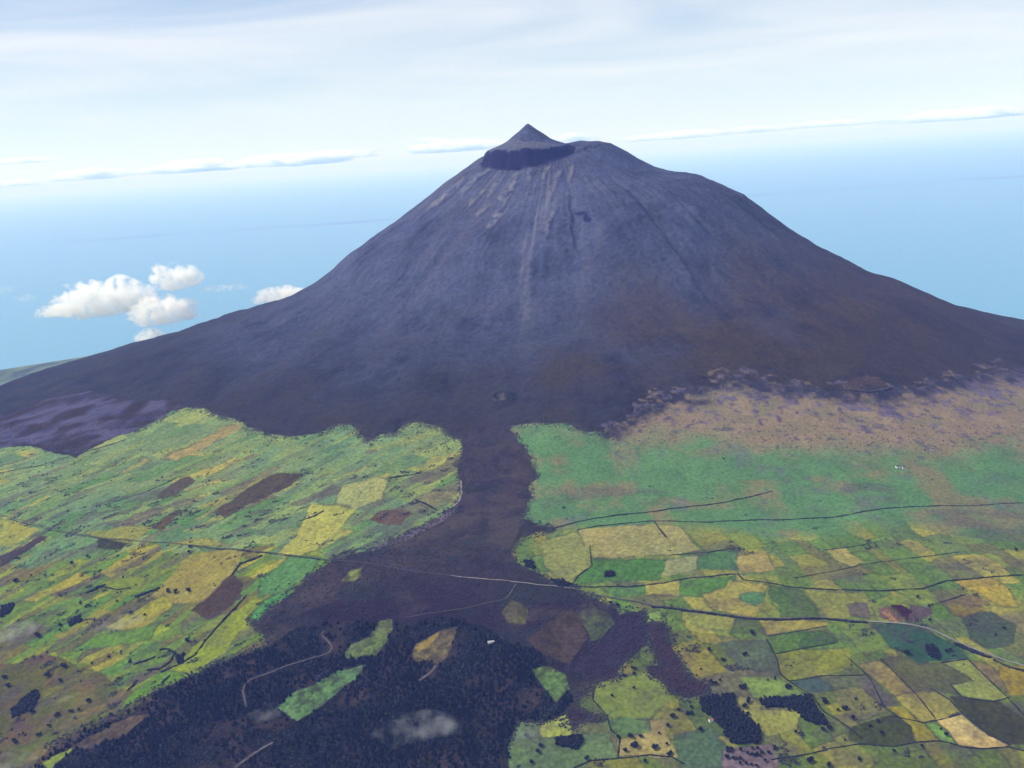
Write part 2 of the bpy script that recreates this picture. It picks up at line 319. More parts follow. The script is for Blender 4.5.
# ------------------------------------------------------------------ fields traced one by one: outline, colour, name, description
FIELDS = [
 ([(312,503),(356,508),(342,525),(317,549),(301,555),(276,554),(296,536)], (162,156,90), 'bright yellow hay field left of the lava tongue'),
 ([(340,488),(375,476),(388,480),(380,500),(356,508),(335,504)], (148,146,104), 'dull yellow field above the bright hay field'),
 ([(161,459),(178,462),(243,428),(242,422),(227,426)], (150,130,98), 'narrow orange strip field running up to the mountain foot'),
 ([(118,474),(145,458),(152,459),(126,474)], (148,142,98), 'short pale yellow strip field on the left plateau'),
 ([(157,496),(170,485),(189,477),(197,480),(178,493),(164,498)], (86,76,84), 'brown fallow strip left of the long yellow strip'),
 ([(213,514),(227,503),(246,489),(268,476),(280,474),(305,474),(285,489),(258,501),(227,515)], (82,72,80), 'large brown fallow field on the left plateau'),
 ([(193,521),(219,504),(262,476),(273,474),(232,498),(200,522)], (134,130,92), 'long thin yellow strip beside the large fallow field'),
 ([(152,525),(175,510),(183,511),(166,526),(160,531)], (90,76,78), 'small dark brown strip above the left road'),
 ([(98,541),(104,533),(131,541),(120,550),(98,549)], (62,64,74), 'dark scrubby field below the left road'),
 ([(0,519),(11,521),(41,530),(25,540),(0,548)], (148,142,84), 'yellow field on the left edge above the road'),
 ([(85,533),(120,527),(153,527),(131,543),(101,539)], (140,136,84), 'yellow field beside the left road'),
 ([(0,556),(20,548),(41,536),(50,536),(20,556),(0,568)], (70,62,86), 'dark purple strip on the left edge'),
 ([(191,555),(215,550),(243,551),(236,572),(219,588),(205,602),(165,603),(150,596),(168,578)], (146,130,80), 'large ochre field below the left road'),
 ([(165,543),(207,538),(228,545),(189,545)], (150,140,84), 'thin yellow field above the left road'),
 ([(146,606),(163,595),(176,605),(152,622),(128,636),(118,634)], (150,138,70), 'yellow field under the wisp of mist'),
 ([(191,610),(208,596),(221,583),(232,574),(245,584),(241,594),(227,610),(208,621)], (76,62,74), 'purple brown moor patch among the left fields'),
 ([(169,673),(189,651),(208,632),(230,615),(252,600),(262,599),(247,618),(235,637),(224,654),(191,673)], (128,136,62), 'bright yellow green meadow beside the forest'),
 ([(135,690),(160,672),(185,672),(192,676),(155,689),(125,708),(118,712)], (96,128,64), 'bright green meadow at the edge of the forest'),
 ([(249,618),(271,595),(296,588),(276,605),(257,620)], (78,134,84), 'emerald green field against the dark forest'),
 ([(262,580),(290,556),(318,558),(310,575),(280,592),(256,598)], (88,128,88), 'green field between the left road and the forest'),
 ([(104,583),(130,577),(148,578),(140,590),(112,596)], (118,130,70), 'yellow green field on the left plain'),
 ([(76,648),(92,638),(140,628),(160,622),(150,640),(110,648),(70,652)], (94,124,72), 'green field beside the wisp of mist'),
 # right of the lava
 ([(579,530),(628,525),(672,525),(680,528),(700,550),(670,555),(590,558),(594,541),(587,547),(579,539)], (150,138,98), 'tan field under the long dark hedge'),
 ([(590,559),(665,559),(660,580),(577,584),(578,576),(592,566)], (76,114,74), 'deep green field with a dark square copse'),
 ([(541,541),(578,532),(590,550),(590,566),(577,577),(571,585),(544,569)], (134,134,90), 'olive round field against the lava flow'),
 ([(665,559),(698,555),(697,569),(661,578)], (138,134,102), 'pale tan field right of the deep green field'),
 ([(698,555),(735,548),(738,571),(697,569)], (80,110,86), 'teal green field below the long hedge'),
 ([(737,555),(765,552),(776,569),(741,574)], (156,136,92), 'ochre field in the middle of the right plain'),
 ([(644,584),(680,581),(678,595),(644,595)], (154,142,84), 'small yellow field above the road'),
 ([(680,581),(738,576),(727,588),(702,596),(679,594)], (84,118,74), 'green field right of the small yellow field'),
 ([(601,589),(644,585),(644,595),(612,596)], (88,124,80), 'green strip field above the road by the lava'),
 ([(730,580),(769,584),(765,592),(766,601),(760,610),(756,618),(735,616),(712,609),(704,594),(726,587)], (152,136,82), 'large ochre field above the road'),
 ([(740,594),(751,592),(765,593),(763,603),(754,607),(740,601)], (84,120,90), 'round green patch inside the ochre field'),
 ([(770,585),(802,589),(805,594),(823,618),(779,617),(777,603),(769,591)], (84,104,74), 'dark green field above the road'),
 ([(804,589),(862,593),(869,599),(876,615),(825,618),(814,603)], (134,128,80), 'khaki field above the road'),
 ([(846,605),(869,603),(870,619),(849,615)], (108,94,98), 'purple grey corner of the khaki field'),
 ([(761,620),(830,621),(827,626),(800,631),(768,636)], (154,136,80), 'thin ochre field under the road'),
 ([(736,620),(760,620),(767,634),(733,633)], (88,104,74), 'dark green field under the road'),
 ([(683,611),(713,613),(735,618),(732,630),(711,629),(683,620)], (140,136,80), 'yellow green field under the road near the lava'),
 ([(645,614),(659,611),(664,621),(646,621)], (124,146,84), 'tiny bright green field at the lava edge'),
 ([(769,638),(798,633),(800,649),(776,654)], (90,114,70), 'mid green field with a straight right edge'),
 ([(798,633),(825,630),(837,642),(801,649)], (74,100,70), 'darker green field beside the mid green one'),
 ([(776,654),(821,649),(849,647),(853,668),(821,676),(788,680),(778,671)], (130,128,66), 'wide yellow green field'),
 ([(721,643),(767,640),(777,657),(777,674),(740,668),(723,649)], (84,94,88), 'grey teal field with scattered bushes'),
 ([(790,682),(821,677),(835,685),(834,690),(814,693)], (70,84,94), 'blue grey field beside a hedge'),
 ([(823,677),(865,675),(880,685),(835,689)], (94,98,84), 'grey green field below the wide yellow green one'),
 ([(737,676),(776,676),(805,695),(753,698)], (114,132,80), 'light green field above the dark plantation'),
 ([(734,696),(760,701),(762,710),(776,709),(800,712),(798,730),(770,735),(755,728),(741,709)], (148,142,80), 'yellow field between two dark plantations'),
 ([(871,624),(905,625),(927,630),(954,643),(969,657),(943,661),(921,663),(889,646)], (56,86,84), 'dark teal field under the pale road'),
 ([(881,659),(903,655),(921,663),(940,663),(975,680),(950,684),(959,696),(930,689),(914,691),(892,670)], (94,92,76), 'purple green field below the dark teal one'),
 ([(942,663),(967,659),(979,671),(1007,697),(993,701),(962,696),(950,684),(975,680)], (134,138,84), 'pale green angular field on the right'),
 ([(892,694),(914,692),(935,691),(950,700),(962,713),(924,722)], (146,132,78), 'tan yellow field in the lower right'),
 ([(860,665),(879,660),(898,676),(913,691),(894,695),(876,681)], (138,120,84), 'tan strip field in the lower right'),
 ([(935,719),(962,715),(972,724),(988,735),(1009,745),(1004,748),(982,749),(959,745),(948,731)], (196,164,112), 'bare sandy field in the lower right corner'),
 ([(926,723),(935,723),(948,732),(958,744),(946,743),(935,737)], (108,142,76), 'thin bright green field beside the bare sandy one'),
 ([(886,707),(902,706),(922,722),(938,740),(916,742),(910,726)], (136,124,60), 'mustard field in the lower right'),
 ([(848,728),(860,723),(892,715),(910,726),(916,742),(892,747),(860,743),(848,740)], (66,72,44), 'dark olive field with bushes in the lower right'),
 ([(860,676),(870,678),(900,705),(884,708),(866,692)], (90,84,94), 'purple grey strip in the lower right'),
 ([(950,697),(970,697),(999,702),(1024,718),(1060,742),(1009,745),(988,735),(972,723),(962,711)], (68,68,40), 'dark olive field at the right edge'),
 ([(1001,665),(1060,665),(1060,697),(1010,695),(999,675)], (142,120,62), 'rough mustard field at the right edge'),
 ([(969,660),(991,665),(999,675),(1007,692),(985,676)], (126,110,86), 'pinkish field under the end of the road'),
 ([(952,581),(984,578),(992,578),(1007,588),(1014,595),(1014,604),(1019,607),(998,606),(984,595),(969,590)], (170,144,74), 'golden field on the right'),
 ([(963,618),(992,612),(1016,626),(1014,644),(987,649),(970,639)], (74,86,84), 'slate teal field above the end of the road'),
 ([(929,604),(943,605),(955,618),(945,620),(933,616)], (90,116,70), 'fresh green field right of the quarry'),
 ([(945,604),(967,605),(991,609),(964,618),(955,616)], (130,112,72), 'brown ochre field right of the quarry'),
 ([(940,602),(967,595),(984,597),(992,606),(959,604)], (126,106,86), 'pink brown field below the golden one'),
 ([(887,592),(894,591),(902,599),(898,600)], (142,130,76), 'tiny yellow strip above the quarry'),
 ([(908,605),(929,606),(932,613),(917,623),(908,622)], (100,80,98), 'purple field beside the quarry'),
 ([(888,605),(907,605),(902,610)], (150,144,76), 'yellow sliver behind the quarry'),
 ([(823,550),(845,547),(862,563),(851,567)], (156,140,92), 'pale ochre wedge on the right plain'),
 ([(618,740),(650,732),(650,719),(665,719),(668,736),(680,758),(618,756)], (150,134,94), 'tan field dotted with dark trees at the bottom'),
 ([(540,722),(564,715),(575,736),(541,740)], (154,156,82), 'bright lemon field at the foot of the lava'),
 ([(607,719),(649,718),(650,732),(620,737),(608,728)], (90,114,84), 'grey green field above the tan one at the bottom'),
 ([(674,734),(708,728),(727,747),(719,790),(686,790)], (80,100,88), 'teal field at the bottom edge'),
 ([(721,749),(773,744),(785,790),(727,790)], (116,96,114), 'lilac field full of dark trees at the bottom'),
 ([(516,722),(540,722),(541,740),(575,736),(590,733),(609,733),(618,758),(590,760),(568,790),(512,790),(507,747)], (96,114,88), 'rough green field at the bottom beside the forest'),
 ([(593,686),(653,670),(664,684),(675,697),(648,719),(607,718),(593,700)], (110,122,74), 'yellow green field in the notch of the lava'),
 # clearings inside the lava forest
 ([(341,581),(350,571),(362,567),(361,575),(353,582)], (132,138,80), 'small lone green clearing in the dark lava'),
 ([(342,659),(350,645),(369,637),(380,622),(391,619),(393,629),(386,643),(378,655),(356,659)], (98,112,80), 'olive clearing in the middle of the forest'),
 ([(276,708),(296,692),(315,684),(339,671),(367,663),(358,678),(334,695),(315,711),(296,721)], (88,118,88), 'long green clearing in the forest'),
 ([(412,654),(417,643),(432,635),(457,626),(457,632),(449,654),(438,665),(427,659),(416,665)], (104,92,82), 'brown clearing with a yellow rim in the forest'),
 ([(530,670),(546,665),(566,676),(570,689),(556,703),(538,684)], (84,108,78), 'dull green clearing at the right of the forest'),
 ([(579,613),(590,606),(609,613),(615,624),(607,637),(590,643),(585,629)], (76,84,78), 'grey green clearing in the lava below the road'),
 ([(525,640),(560,615),(580,612),(586,640),(568,664),(540,652)], (72,60,74), 'brown scrub clearing in the lava below the road'),
 ([(501,612),(512,600),(527,608),(524,624),(506,622)], (84,80,74), 'olive scrub patch beside the lava track'),
 ([(154,712),(132,716),(110,727),(70,746),(85,750),(125,735)], (86,72,78), 'long brown clearing in the lower left forest'),
 ([(41,764),(60,752),(75,747),(60,762),(50,772)], (120,130,72), 'green strip at the bottom left edge of the forest'),
]
field_id = {}
for P, c, lab in FIELDS:
    o = own('field'); field_id[o] = lab
    c = np.array(c, float); c = tuple((c * .9 + c.mean() * .1) * [1.01, 1.055, .99])
    wild = 'clearing' in lab or 'scrub' in lab
    i = paint(P, c, None, o, .45 if wild else .2)
    if wild:
        m_ = (sstep(.0, .4, fbm(X[i] / 24, Y[i] / 24, 4, 145)) * .6)[:, None]; col[i] = col[i] * (1 - m_) + alb((58, 54, 66), 2800) * m_
    if len(i):                               # thin darker margin of wall and hedge round each field
        Pc = P + [P[0]]
        j, dd = dline(Pc, WU, WV, 1.1); j = j[front[j]]
        brk = sstep(-.3, .2, vn(X[j] / 30, Y[j] / 30, 91)) * .42
        col[j] = col[j] * (1 - brk[:, None]) + alb((66, 66, 80), 3000) * brk[:, None]
# worn purple brown growth through the farmland grass
for lo_u, hi_u, sx, sy, sd, am in ((500, 1100, 60, 42, 143, .36), (-100, 470, 70, 40, 144, .32)):
    i = np.nonzero(front & (V > 520) & (U > lo_u) & (U < hi_u) & (owner != o_flow) & (owner != 0) & (owner != o_heath))[0]
    m_ = (sstep(-.05, .5, fbm(X[i] / sx, Y[i] / sy, 5, sd)) * am * sstep(520, 600, V[i]))[:, None]
    col[i] = col[i] * (1 - m_) + alb((80, 72, 88), 2900) * m_
# yellow rim of the brown clearing, quarry scar with its shaded right side painted dark, cinder cone, vent
paint([(417,648),(432,635),(440,634),(430,646),(420,652)], (140,124,78), None, None)
paint([(880,608),(888,605),(896,612),(906,622),(890,622),(880,618)], (98, 80, 88), None, None, .5)
paint([(884,612),(889,609),(893,616),(897,621),(890,621)], (142, 110, 92), None, None, .5)
paint([(890,604),(900,606),(911,612),(908,622),(898,612)], (64,44,72), None, None, .2)  # right side of the quarry mound: dark growth, with its shade painted in
paint([(846,386),(850,378),(866,375),(880,378),(886,386),(866,391)], (80, 70, 84), 4600, None, .4)
paint([(495,397),(499,393),(506,394),(505,400),(497,402)], (96,96,104), 4700, None, .15)
i, dd = dline([(578,213),(583,214),(589,219)], U + 5 * fbm(X / 30, Y / 30, 3, 47), V + 4 * fbm(X / 30, Y / 30 + 9, 3, 48), 2.6); i = i[front[i]]; col[i] = alb((56, 60, 104), 5900)
paint([(645,622),(663,622),(670,637),(676,654),(689,676),(709,685),(708,695),(686,699),(670,692),(664,684),(648,673),(649,667),(659,666),(653,648),(649,635)], (62,52,76), 2900, o_flow, .25)
paint([(600,640),(615,624),(629,611),(644,613),(645,622),(649,635),(648,643),(637,654),(620,667),(618,678),(593,685),(575,668)], (56,50,78), 2900, o_flow, .3)
# lilac gravel margin of the lava
paint([(462,500),(455,512),(424,532),(391,546),(365,553),(391,539),(424,526),(452,508)], (100,92,112), 3700, None, .2)
paint([(369,520),(380,512),(398,509),(415,514),(400,524),(380,524)], (98,84,86), 3700, None, .2)
# scrub creeping over the edge between lava, bare slope and pasture
EDGE_L = PAS_L[8:-4]; EDGE_R = PAS_R[:14]; EDGE_R2 = PAS_R[19:] + [PAS_R[0]]
for pl in (EDGE_L, EDGE_R, EDGE_R2):
    i, dd = dline(pl, WU, WV, 5.5); i, dd = i[front[i]], dd[front[i]]
    m_ = (sstep(5.5, 1, dd) * sstep(-.1, .3, fbm(X[i] / 26, Y[i] / 26, 4, 85) - .035 * dd + .12))[:, None] * .8
    m_ = m_ * np.isin(owner[i], (o_past, 0, o_flow))[:, None]
    col[i] = col[i] * (1 - m_) + alb((72, 70, 84), 3700) * m_
# dark speckle of shrubs on the pastures
al = MS_L[0, 0] * X[iL] + MS_L[0, 1] * Y[iL]; ac = MS_L[1, 0] * X[iL] + MS_L[1, 1] * Y[iL]
SPK = np.zeros(N); SPK[iL] = fbm(al / 36, ac / 26, 4, 95) + .12 * n1[iL] - .10 * sstep(470, 430, V[iL])
SPK[iR] = fbm(X[iR] / 50, Y[iR] / 40, 4, 96) - .10 - .2 * ((V[iR] < 540))
SPK[owner > o_heath] -= .12
w_ = (sstep(.34, .55, SPK) * .58 * sstep(425, 520, V))[:, None]
col = col * (1 - w_) + alb((56, 56, 76), 3000) * w_
# far lowland behind the left shoulder
lowl = (RAD > 4600) & ~front
lo = fbm(X / 170, Y / 420, 4, 97)[:, None]; cl = np.array([.075, .105, .05]) * np.clip(1 + 1.3 * lo, .25, 2.2) * (1 + .4 * np.round(fbm(X / 300, Y / 700, 2, 98) * 3)[:, None] / 3)
col[lowl] = cl[lowl]
o_low = own('lowland'); owner[lowl] = o_low
col = np.clip(col, .004, .8)

# ------------------------------------------------------------------ materials
def mat(name):
    m = bpy.data.materials.new(name); m.use_nodes = True
    nt = m.node_tree; return m, nt, nt.nodes['Principled BSDF']
def ground_mat(name, rough, nscale, namp, bump):
    m, nt, b = mat(name); b.inputs['Roughness'].default_value = rough; b.inputs['Specular IOR Level'].default_value = .03
    at_ = nt.nodes.new('ShaderNodeAttribute'); at_.attribute_name = 'soil'
    tc = nt.nodes.new('ShaderNodeTexCoord'); nz = nt.nodes.new('ShaderNodeTexNoise'); nz.inputs['Scale'].default_value = nscale; nz.inputs['Detail'].default_value = 5
    nt.links.new(tc.outputs['Object'], nz.inputs['Vector'])
    mr = nt.nodes.new('ShaderNodeMapRange'); mr.inputs['From Min'].default_value = .3; mr.inputs['From Max'].default_value = .7
    mr.inputs['To Min'].default_value = 1 - namp; mr.inputs['To Max'].default_value = 1 + namp
    nt.links.new(nz.outputs['Fac'], mr.inputs['Value'])
    mx = nt.nodes.new('ShaderNodeVectorMath'); mx.operation = 'SCALE'
    nt.links.new(at_.outputs['Color'], mx.inputs[0]); nt.links.new(mr.outputs['Result'], mx.inputs['Scale'])
    nt.links.new(mx.outputs['Vector'], b.inputs['Base Color'])
    bp = nt.nodes.new('ShaderNodeBump'); bp.inputs['Strength'].default_value = 1.0; bp.inputs['Distance'].default_value = bump
    nt.links.new(nz.outputs['Fac'], bp.inputs['Height']); nt.links.new(bp.outputs['Normal'], b.inputs['Normal'])
    return m
M_ROCK = ground_mat('volcanic_rock', .95, .05, .22, 7.0)
M_PAST = ground_mat('pasture_grass', .9, .09, .3, 2.0)
M_HEATH = ground_mat('heath_scrub', .95, .09, .25, 4.0)
def plain(name, c, rough=.9, var=.25, sc=.3):
    m, nt, b = mat(name); b.inputs['Roughness'].default_value = rough; b.inputs['Specular IOR Level'].default_value = .15
    tc = nt.nodes.new('ShaderNodeTexCoord'); nz = nt.nodes.new('ShaderNodeTexNoise'); nz.inputs['Scale'].default_value = sc; nz.inputs['Detail'].default_value = 4
    nt.links.new(tc.outputs['Object'], nz.inputs['Vector'])
    rp = nt.nodes.new('ShaderNodeValToRGB'); rp.color_ramp.elements[0].position = .3; rp.color_ramp.elements[1].position = .7
    c = np.asarray(c, float)
    rp.color_ramp.elements[0].color = (*np.clip(c * (1 - var), 0, 1), 1); rp.color_ramp.elements[1].color = (*np.clip(c * (1 + var), 0, 1), 1)
    nt.links.new(nz.outputs['Fac'], rp.inputs['Fac']); nt.links.new(rp.outputs['Color'], b.inputs['Base Color'])
    return m

# ------------------------------------------------------------------ mesh helpers
def mesh_np(name, v, f, m, smooth=True, parent=None, colors=None):
    me = bpy.data.meshes.new(name); v = np.asarray(v, np.float32); f = np.asarray(f, np.int32)
    k = f.shape[1]
    me.vertices.add(len(v)); me.vertices.foreach_set('co', v.ravel())
    me.loops.add(f.size); me.loops.foreach_set('vertex_index', f.ravel())
    me.polygons.add(len(f)); me.polygons.foreach_set('loop_start', np.arange(0, f.size, k, dtype=np.int32))
    me.polygons.foreach_set('use_smooth', np.full(len(f), smooth, dtype=bool))
    me.update(calc_edges=True)
    if colors is not None:
        a = me.attributes.new('soil', 'FLOAT_COLOR', 'POINT')
        a.data.foreach_set('color', np.concatenate([colors, np.ones((len(v), 1))], 1).astype(np.float32).ravel())
    me.materials.append(m)
    o = bpy.data.objects.new(name, me); COL.objects.link(o)
    if parent is not None: o.parent = parent
    return o
def tag(o, label=None, cat=None, group=None, kind=None):
    if label: o['label'] = label
    if cat: o['category'] = cat
    if group: o['group'] = group
    if kind: o['kind'] = kind
    return o

# ------------------------------------------------------------------ link the terrain, cut into its grounds along the grid
ii = (np.arange(NV - 1)[:, None] * NU + np.arange(NU - 1)[None, :]).ravel()
quads = np.stack([ii, ii + 1, ii + NU + 1, ii + NU], 1)
qo = owner[ii]
P3 = np.stack([X, Y, Z], 1)
# exact shared normals so that the cut never shows
def norms():
    dxu = np.gradient(GX, axis=1); dyu = np.gradient(GY, axis=1); dzu = np.gradient(GZ, axis=1)
    dxv = np.gradient(GX, axis=0); dyv = np.gradient(GY, axis=0); dzv = np.gradient(GZ, axis=0)
    n = np.stack([dyu * dzv - dzu * dyv, dzu * dxv - dxu * dzv, dxu * dyv - dyu * dxv], -1)
    n /= np.linalg.norm(n, axis=-1, keepdims=True); n *= np.sign(n[..., 2:3])
    return n.reshape(-1, 3)
NRM = norms()
STRUCT_LABEL = {'volcano': ('dark cone volcano with a small peak on its crater rim', 'volcano'),
 'lava_flow': ('dark wooded lava flow spilling from the mountain foot', 'lava flow'),
 'pasture': ('green and yellow patchwork pasture plain', 'pasture'),
 'heath': ('pinkish lilac heath along the mountain foot', 'heath'),
 'lowland': ('hazy green coastal lowland behind the left shoulder', 'lowland')}
for oid, nm in enumerate(OWN):
    q = quads[qo == oid]
    if not len(q): continue
    used, inv = np.unique(q, return_inverse=True)
    m = M_ROCK if nm == 'volcano' else M_HEATH if nm in ('heath', 'lava_flow') else M_PAST
    o = mesh_np(nm, P3[used], inv.reshape(-1, 4), m, True, None, col[used])
    o.data.normals_split_custom_set_from_vertices(NRM[used].astype(np.float32))
    if nm == 'field': tag(o, field_id[oid], 'field', None, 'structure')
    else: tag(o, *STRUCT_LABEL[nm], None, 'structure')
print('terrain', N, round(time.time() - T0, 1))

# sea: one sheet to the horizon
m, nt, b = mat('sea_water'); b.inputs['Base Color'].default_value = (.08, .26, .42, 1); b.inputs['Roughness'].default_value = .32; b.inputs['IOR'].default_value = 1.33
ang = np.linspace(0, 2 * math.pi, 96, endpoint=False); rr = np.array([600, 3000, 12000, 60000, 500000.])
sv = [(0, 0, 0)] + [(r * math.cos(a), r * math.sin(a) , 0) for r in rr for a in ang]
sf = [(0, 1 + j, 1 + (j + 1) % 96, 0) for j in range(96)]
tri = np.array([(0, 1 + j, 1 + (j + 1) % 96) for j in range(96)])
qd = np.array([(1 + k * 96 + j, 1 + (k + 1) * 96 + j, 1 + (k + 1) * 96 + (j + 1) % 96, 1 + k * 96 + (j + 1) % 96) for k in range(4) for j in range(96)])
me = bpy.data.meshes.new('sea'); me.from_pydata([tuple(v) for v in sv], [], [tuple(t) for t in tri] + [tuple(t) for t in qd]); me.materials.append(m)
sea = bpy.data.objects.new('sea', me); COL.objects.link(sea); tag(sea, kind='structure')

# ------------------------------------------------------------------ plants
def ico(sub):
    t = (1 + 5 ** .5) / 2
    v = [(-1,t,0),(1,t,0),(-1,-t,0),(1,-t,0),(0,-1,t),(0,1,t),(0,-1,-t),(0,1,-t),(t,0,-1),(t,0,1),(-t,0,-1),(-t,0,1)]
    f = [(0,11,5),(0,5,1),(0,1,7),(0,7,10),(0,10,11),(1,5,9),(5,11,4),(11,10,2),(10,7,6),(7,1,8),(3,9,4),(3,4,2),(3,2,6),(3,6,8),(3,8,9),(4,9,5),(2,4,11),(6,2,10),(8,6,7),(9,8,1)]
    v = [np.array(p) / np.linalg.norm(p) for p in v]
    for _ in range(sub):
        c = {}; nf = []
        def mid(a, b):
            k = (min(a, b), max(a, b))
            if k not in c:
                p = v[a] + v[b]; v.append(p / np.linalg.norm(p)); c[k] = len(v) - 1
            return c[k]
        for a, b, d in f:
            x, y, z = mid(a, b), mid(b, d), mid(d, a); nf += [(a, x, z), (b, y, x), (d, z, y), (x, y, z)]
        f = nf
    return np.array(v), np.array(f)
ICO = {s: ico(s) for s in (0, 1, 2, 4, 5)}
def blobs(P, S, sub=0, jit=.35):
    """many rough clumps in one mesh: centres P, half sizes S"""
    v, f = ICO[sub]; n = len(P); nv = len(v)
    j = 1 + jit * (rng.random((n, nv, 1)) * 2 - 1)
    W = P[:, None, :] + v[None] * j * S[:, None, :]
    Fc = f[None] + (np.arange(n) * nv)[:, None, None]
    return W.reshape(-1, 3), Fc.reshape(-1, 3)
def conifers(P, H, Wd):
    """rough tapered crowns: three stacked rings and a tip"""
    k = 6; n = len(P); zf = np.array([.0, .28, .30, .62, .64]); rf = np.array([.75, 1., .62, .7, .34])
    a = rng.random((n, 1, 1)) * 6.28 + np.arange(k)[None, None] * (2 * math.pi / k)
    r = rf[None, :, None] * Wd[:, None, None] * (1 + .3 * (rng.random((n, 5, k)) * 2 - 1))
    x = P[:, 0, None, None] + r * np.cos(a); y = P[:, 1, None, None] + r * np.sin(a)
    z = P[:, 2, None, None] - .5 + H[:, None, None] * (zf[None, :, None] + .04 * (rng.random((n, 5, k)) - .5))
    V = np.stack([x, y, np.broadcast_to(z, x.shape)], -1).reshape(n, 5 * k, 3)
    tip = np.stack([P[:, 0] + Wd * .15 * (rng.random(n) - .5), P[:, 1], P[:, 2] + H], -1)[:, None]
    V = np.concatenate([V, tip], 1); nv = 5 * k + 1
    f = []
    for l in range(4):
        for q in range(k):
            a_, b_ = l * k + q, l * k + (q + 1) % k; f += [(a_, b_, b_ + k), (a_, b_ + k, a_ + k)]
    for q in range(k): f.append((4 * k + q, 4 * k + (q + 1) % k, 5 * k))
    Fc = np.array(f)[None] + (np.arange(n) * nv)[:, None, None]
    return V.reshape(-1, 3), Fc.reshape(-1, 3)
M_CON = ground_mat('conifer_needles', .95, .2, .3, .5)
M_TREE = plain('dark_leaves', (.007, .008, .010), .95, .4, .2)
M_HEDGE = plain('hedge_leaves', (.016, .018, .020), .95, .3, .1)
M_SCRUB = plain('shrub_leaves', (.028, .030, .030), .95, .3, .1)
M_TRUNK = plain('bark', (.06, .045, .035))
def scatter(P, step, jit=.45):
    """jittered points over a traced patch of ground"""
    W = np.array([at(u, v) for u, v in P]); x0, y0 = W[:, :2].min(0); x1, y1 = W[:, :2].max(0)
    gx, gy = np.meshgrid(np.arange(x0, x1, step), np.arange(y0, y1, step)); gx = gx.ravel(); gy = gy.ravel()
    gx = gx + step * jit * (rng.random(len(gx)) * 2 - 1); gy = gy + step * jit * (rng.random(len(gy)) * 2 - 1)
    gz = height(gx, gy); u, v = project(gx, gy, gz)
    k = pip(P, u, v); return np.stack([gx[k], gy[k], gz[k]], 1), u[k], v[k]
clear = [P for P, c, lab in FIELDS if 'clearing' in lab or 'scrub patch' in lab or 'strip at the bottom left' in lab]
TRACKS = [
 ([(246,706),(242,689),(249,680),(262,676),(287,666),(310,659),(326,655),(334,650),(328,641),(319,635),(324,631)], 6),
 ([(235,768),(252,755),(273,743)], 9),
 ([(406,618),(451,611),(484,604),(506,600),(512,591),(516,584)], 4),
 ([(419,681),(430,674),(436,666)], 9)]
P, fu, fv = scatter(FOREST, 10.5)
bad = np.zeros(len(P), bool)
for c in clear: bad[pip(c, fu, fv)] = True
for t, w in TRACKS: bad[dline(t, fu, fv, 2.6)[0]] = True
fn = fbm(P[:, 0] / 110, P[:, 1] / 110, 4, 201)
keep = ~bad & (rng.random(len(P)) < np.clip(.86 + 1.5 * fn - .5 * sstep(660, 630, fv), .12, 1))
P = P[keep]; n = len(P); H = 8 + 9 * rng.random(n) ** 1.5 + 5 * fn[keep]; Wd = 3.4 + 2.8 * rng.random(n)
v, f = conifers(P, H, Wd)
tint = np.array([.0032, .0042, .0062])[None] * (.6 + 1.1 * rng.random((n, 1)) ** 2) * (1 + .8 * np.clip(fbm(P[:, :1] / 60, P[:, 1:2] / 60, 3, 203), -1, 1)); tint = np.where(rng.random((n, 1)) < .16, tint * np.array([3.6, 3.2, 1.6]), tint)
fo = mesh_np('forest', v, f, M_CON, True, None, np.repeat(np.clip(tint, .002, .2), len(v) // n, axis=0)); tag(fo, 'dense dark conifer forest covering the lower lava flow', 'forest', None, 'stuff')
print('forest trees', n)
# low shrubs: on the bare lava and the speckled pastures
cand = np.nonzero(front & (V < 775) & (V > 425) & (U > -30) & (U < 1054))[0]
past = cand[(SPK[cand] > .38)]; past = rng.choice(past, min(2800, len(past)), replace=False)
lav = cand[(owner[cand] == o_flow) & (V[cand] > 545)]; lav = rng.choice(lav, min(9000, len(lav)), replace=False)
hea = cand[(owner[cand] == o_heath)]; hea = rng.choice(hea, min(900, len(hea)), replace=False)
for nm, idx, s0, lab in (('pasture_scrub', past, 2.4, 'dark low shrubs speckled over the pastures'), ('lava_scrub', lav, 2.3, 'dark low scrub growing on the bare lava'), ('heath_scrub', hea, 2.0, 'low bushes growing on the pink heath')):
    pts = P3[idx] + np.c_[rng.normal(0, 2, (len(idx), 2)), np.zeros(len(idx))]
    if nm == 'lava_scrub':
        ex = []
        for pl in (EDGE_L, EDGE_R, EDGE_R2):
            for (a_, b_) in zip(pl[:-1], pl[1:]):
                n_ = int(math.hypot(a_[0] - b_[0], a_[1] - b_[1]) * 2.2); j_ = dline([a_, b_], U, V, 4.5)[0]; j_ = j_[front[j_]]
                if len(j_): ex.append(P3[rng.choice(j_, min(n_, len(j_)))])
        pts = np.concatenate([pts] + ex); idx = np.zeros(len(pts), int)
    pts[:, 2] = height(pts[:, 0], pts[:, 1]) + .8
    s = s0 * (.6 + .9 * rng.random((len(idx), 1))); S = np.concatenate([s, s, s * .75], 1)
    v, f = blobs(pts, S, 0, .3); tag(mesh_np(nm, v, f, M_SCRUB, True), lab, 'scrub', None, 'stuff')

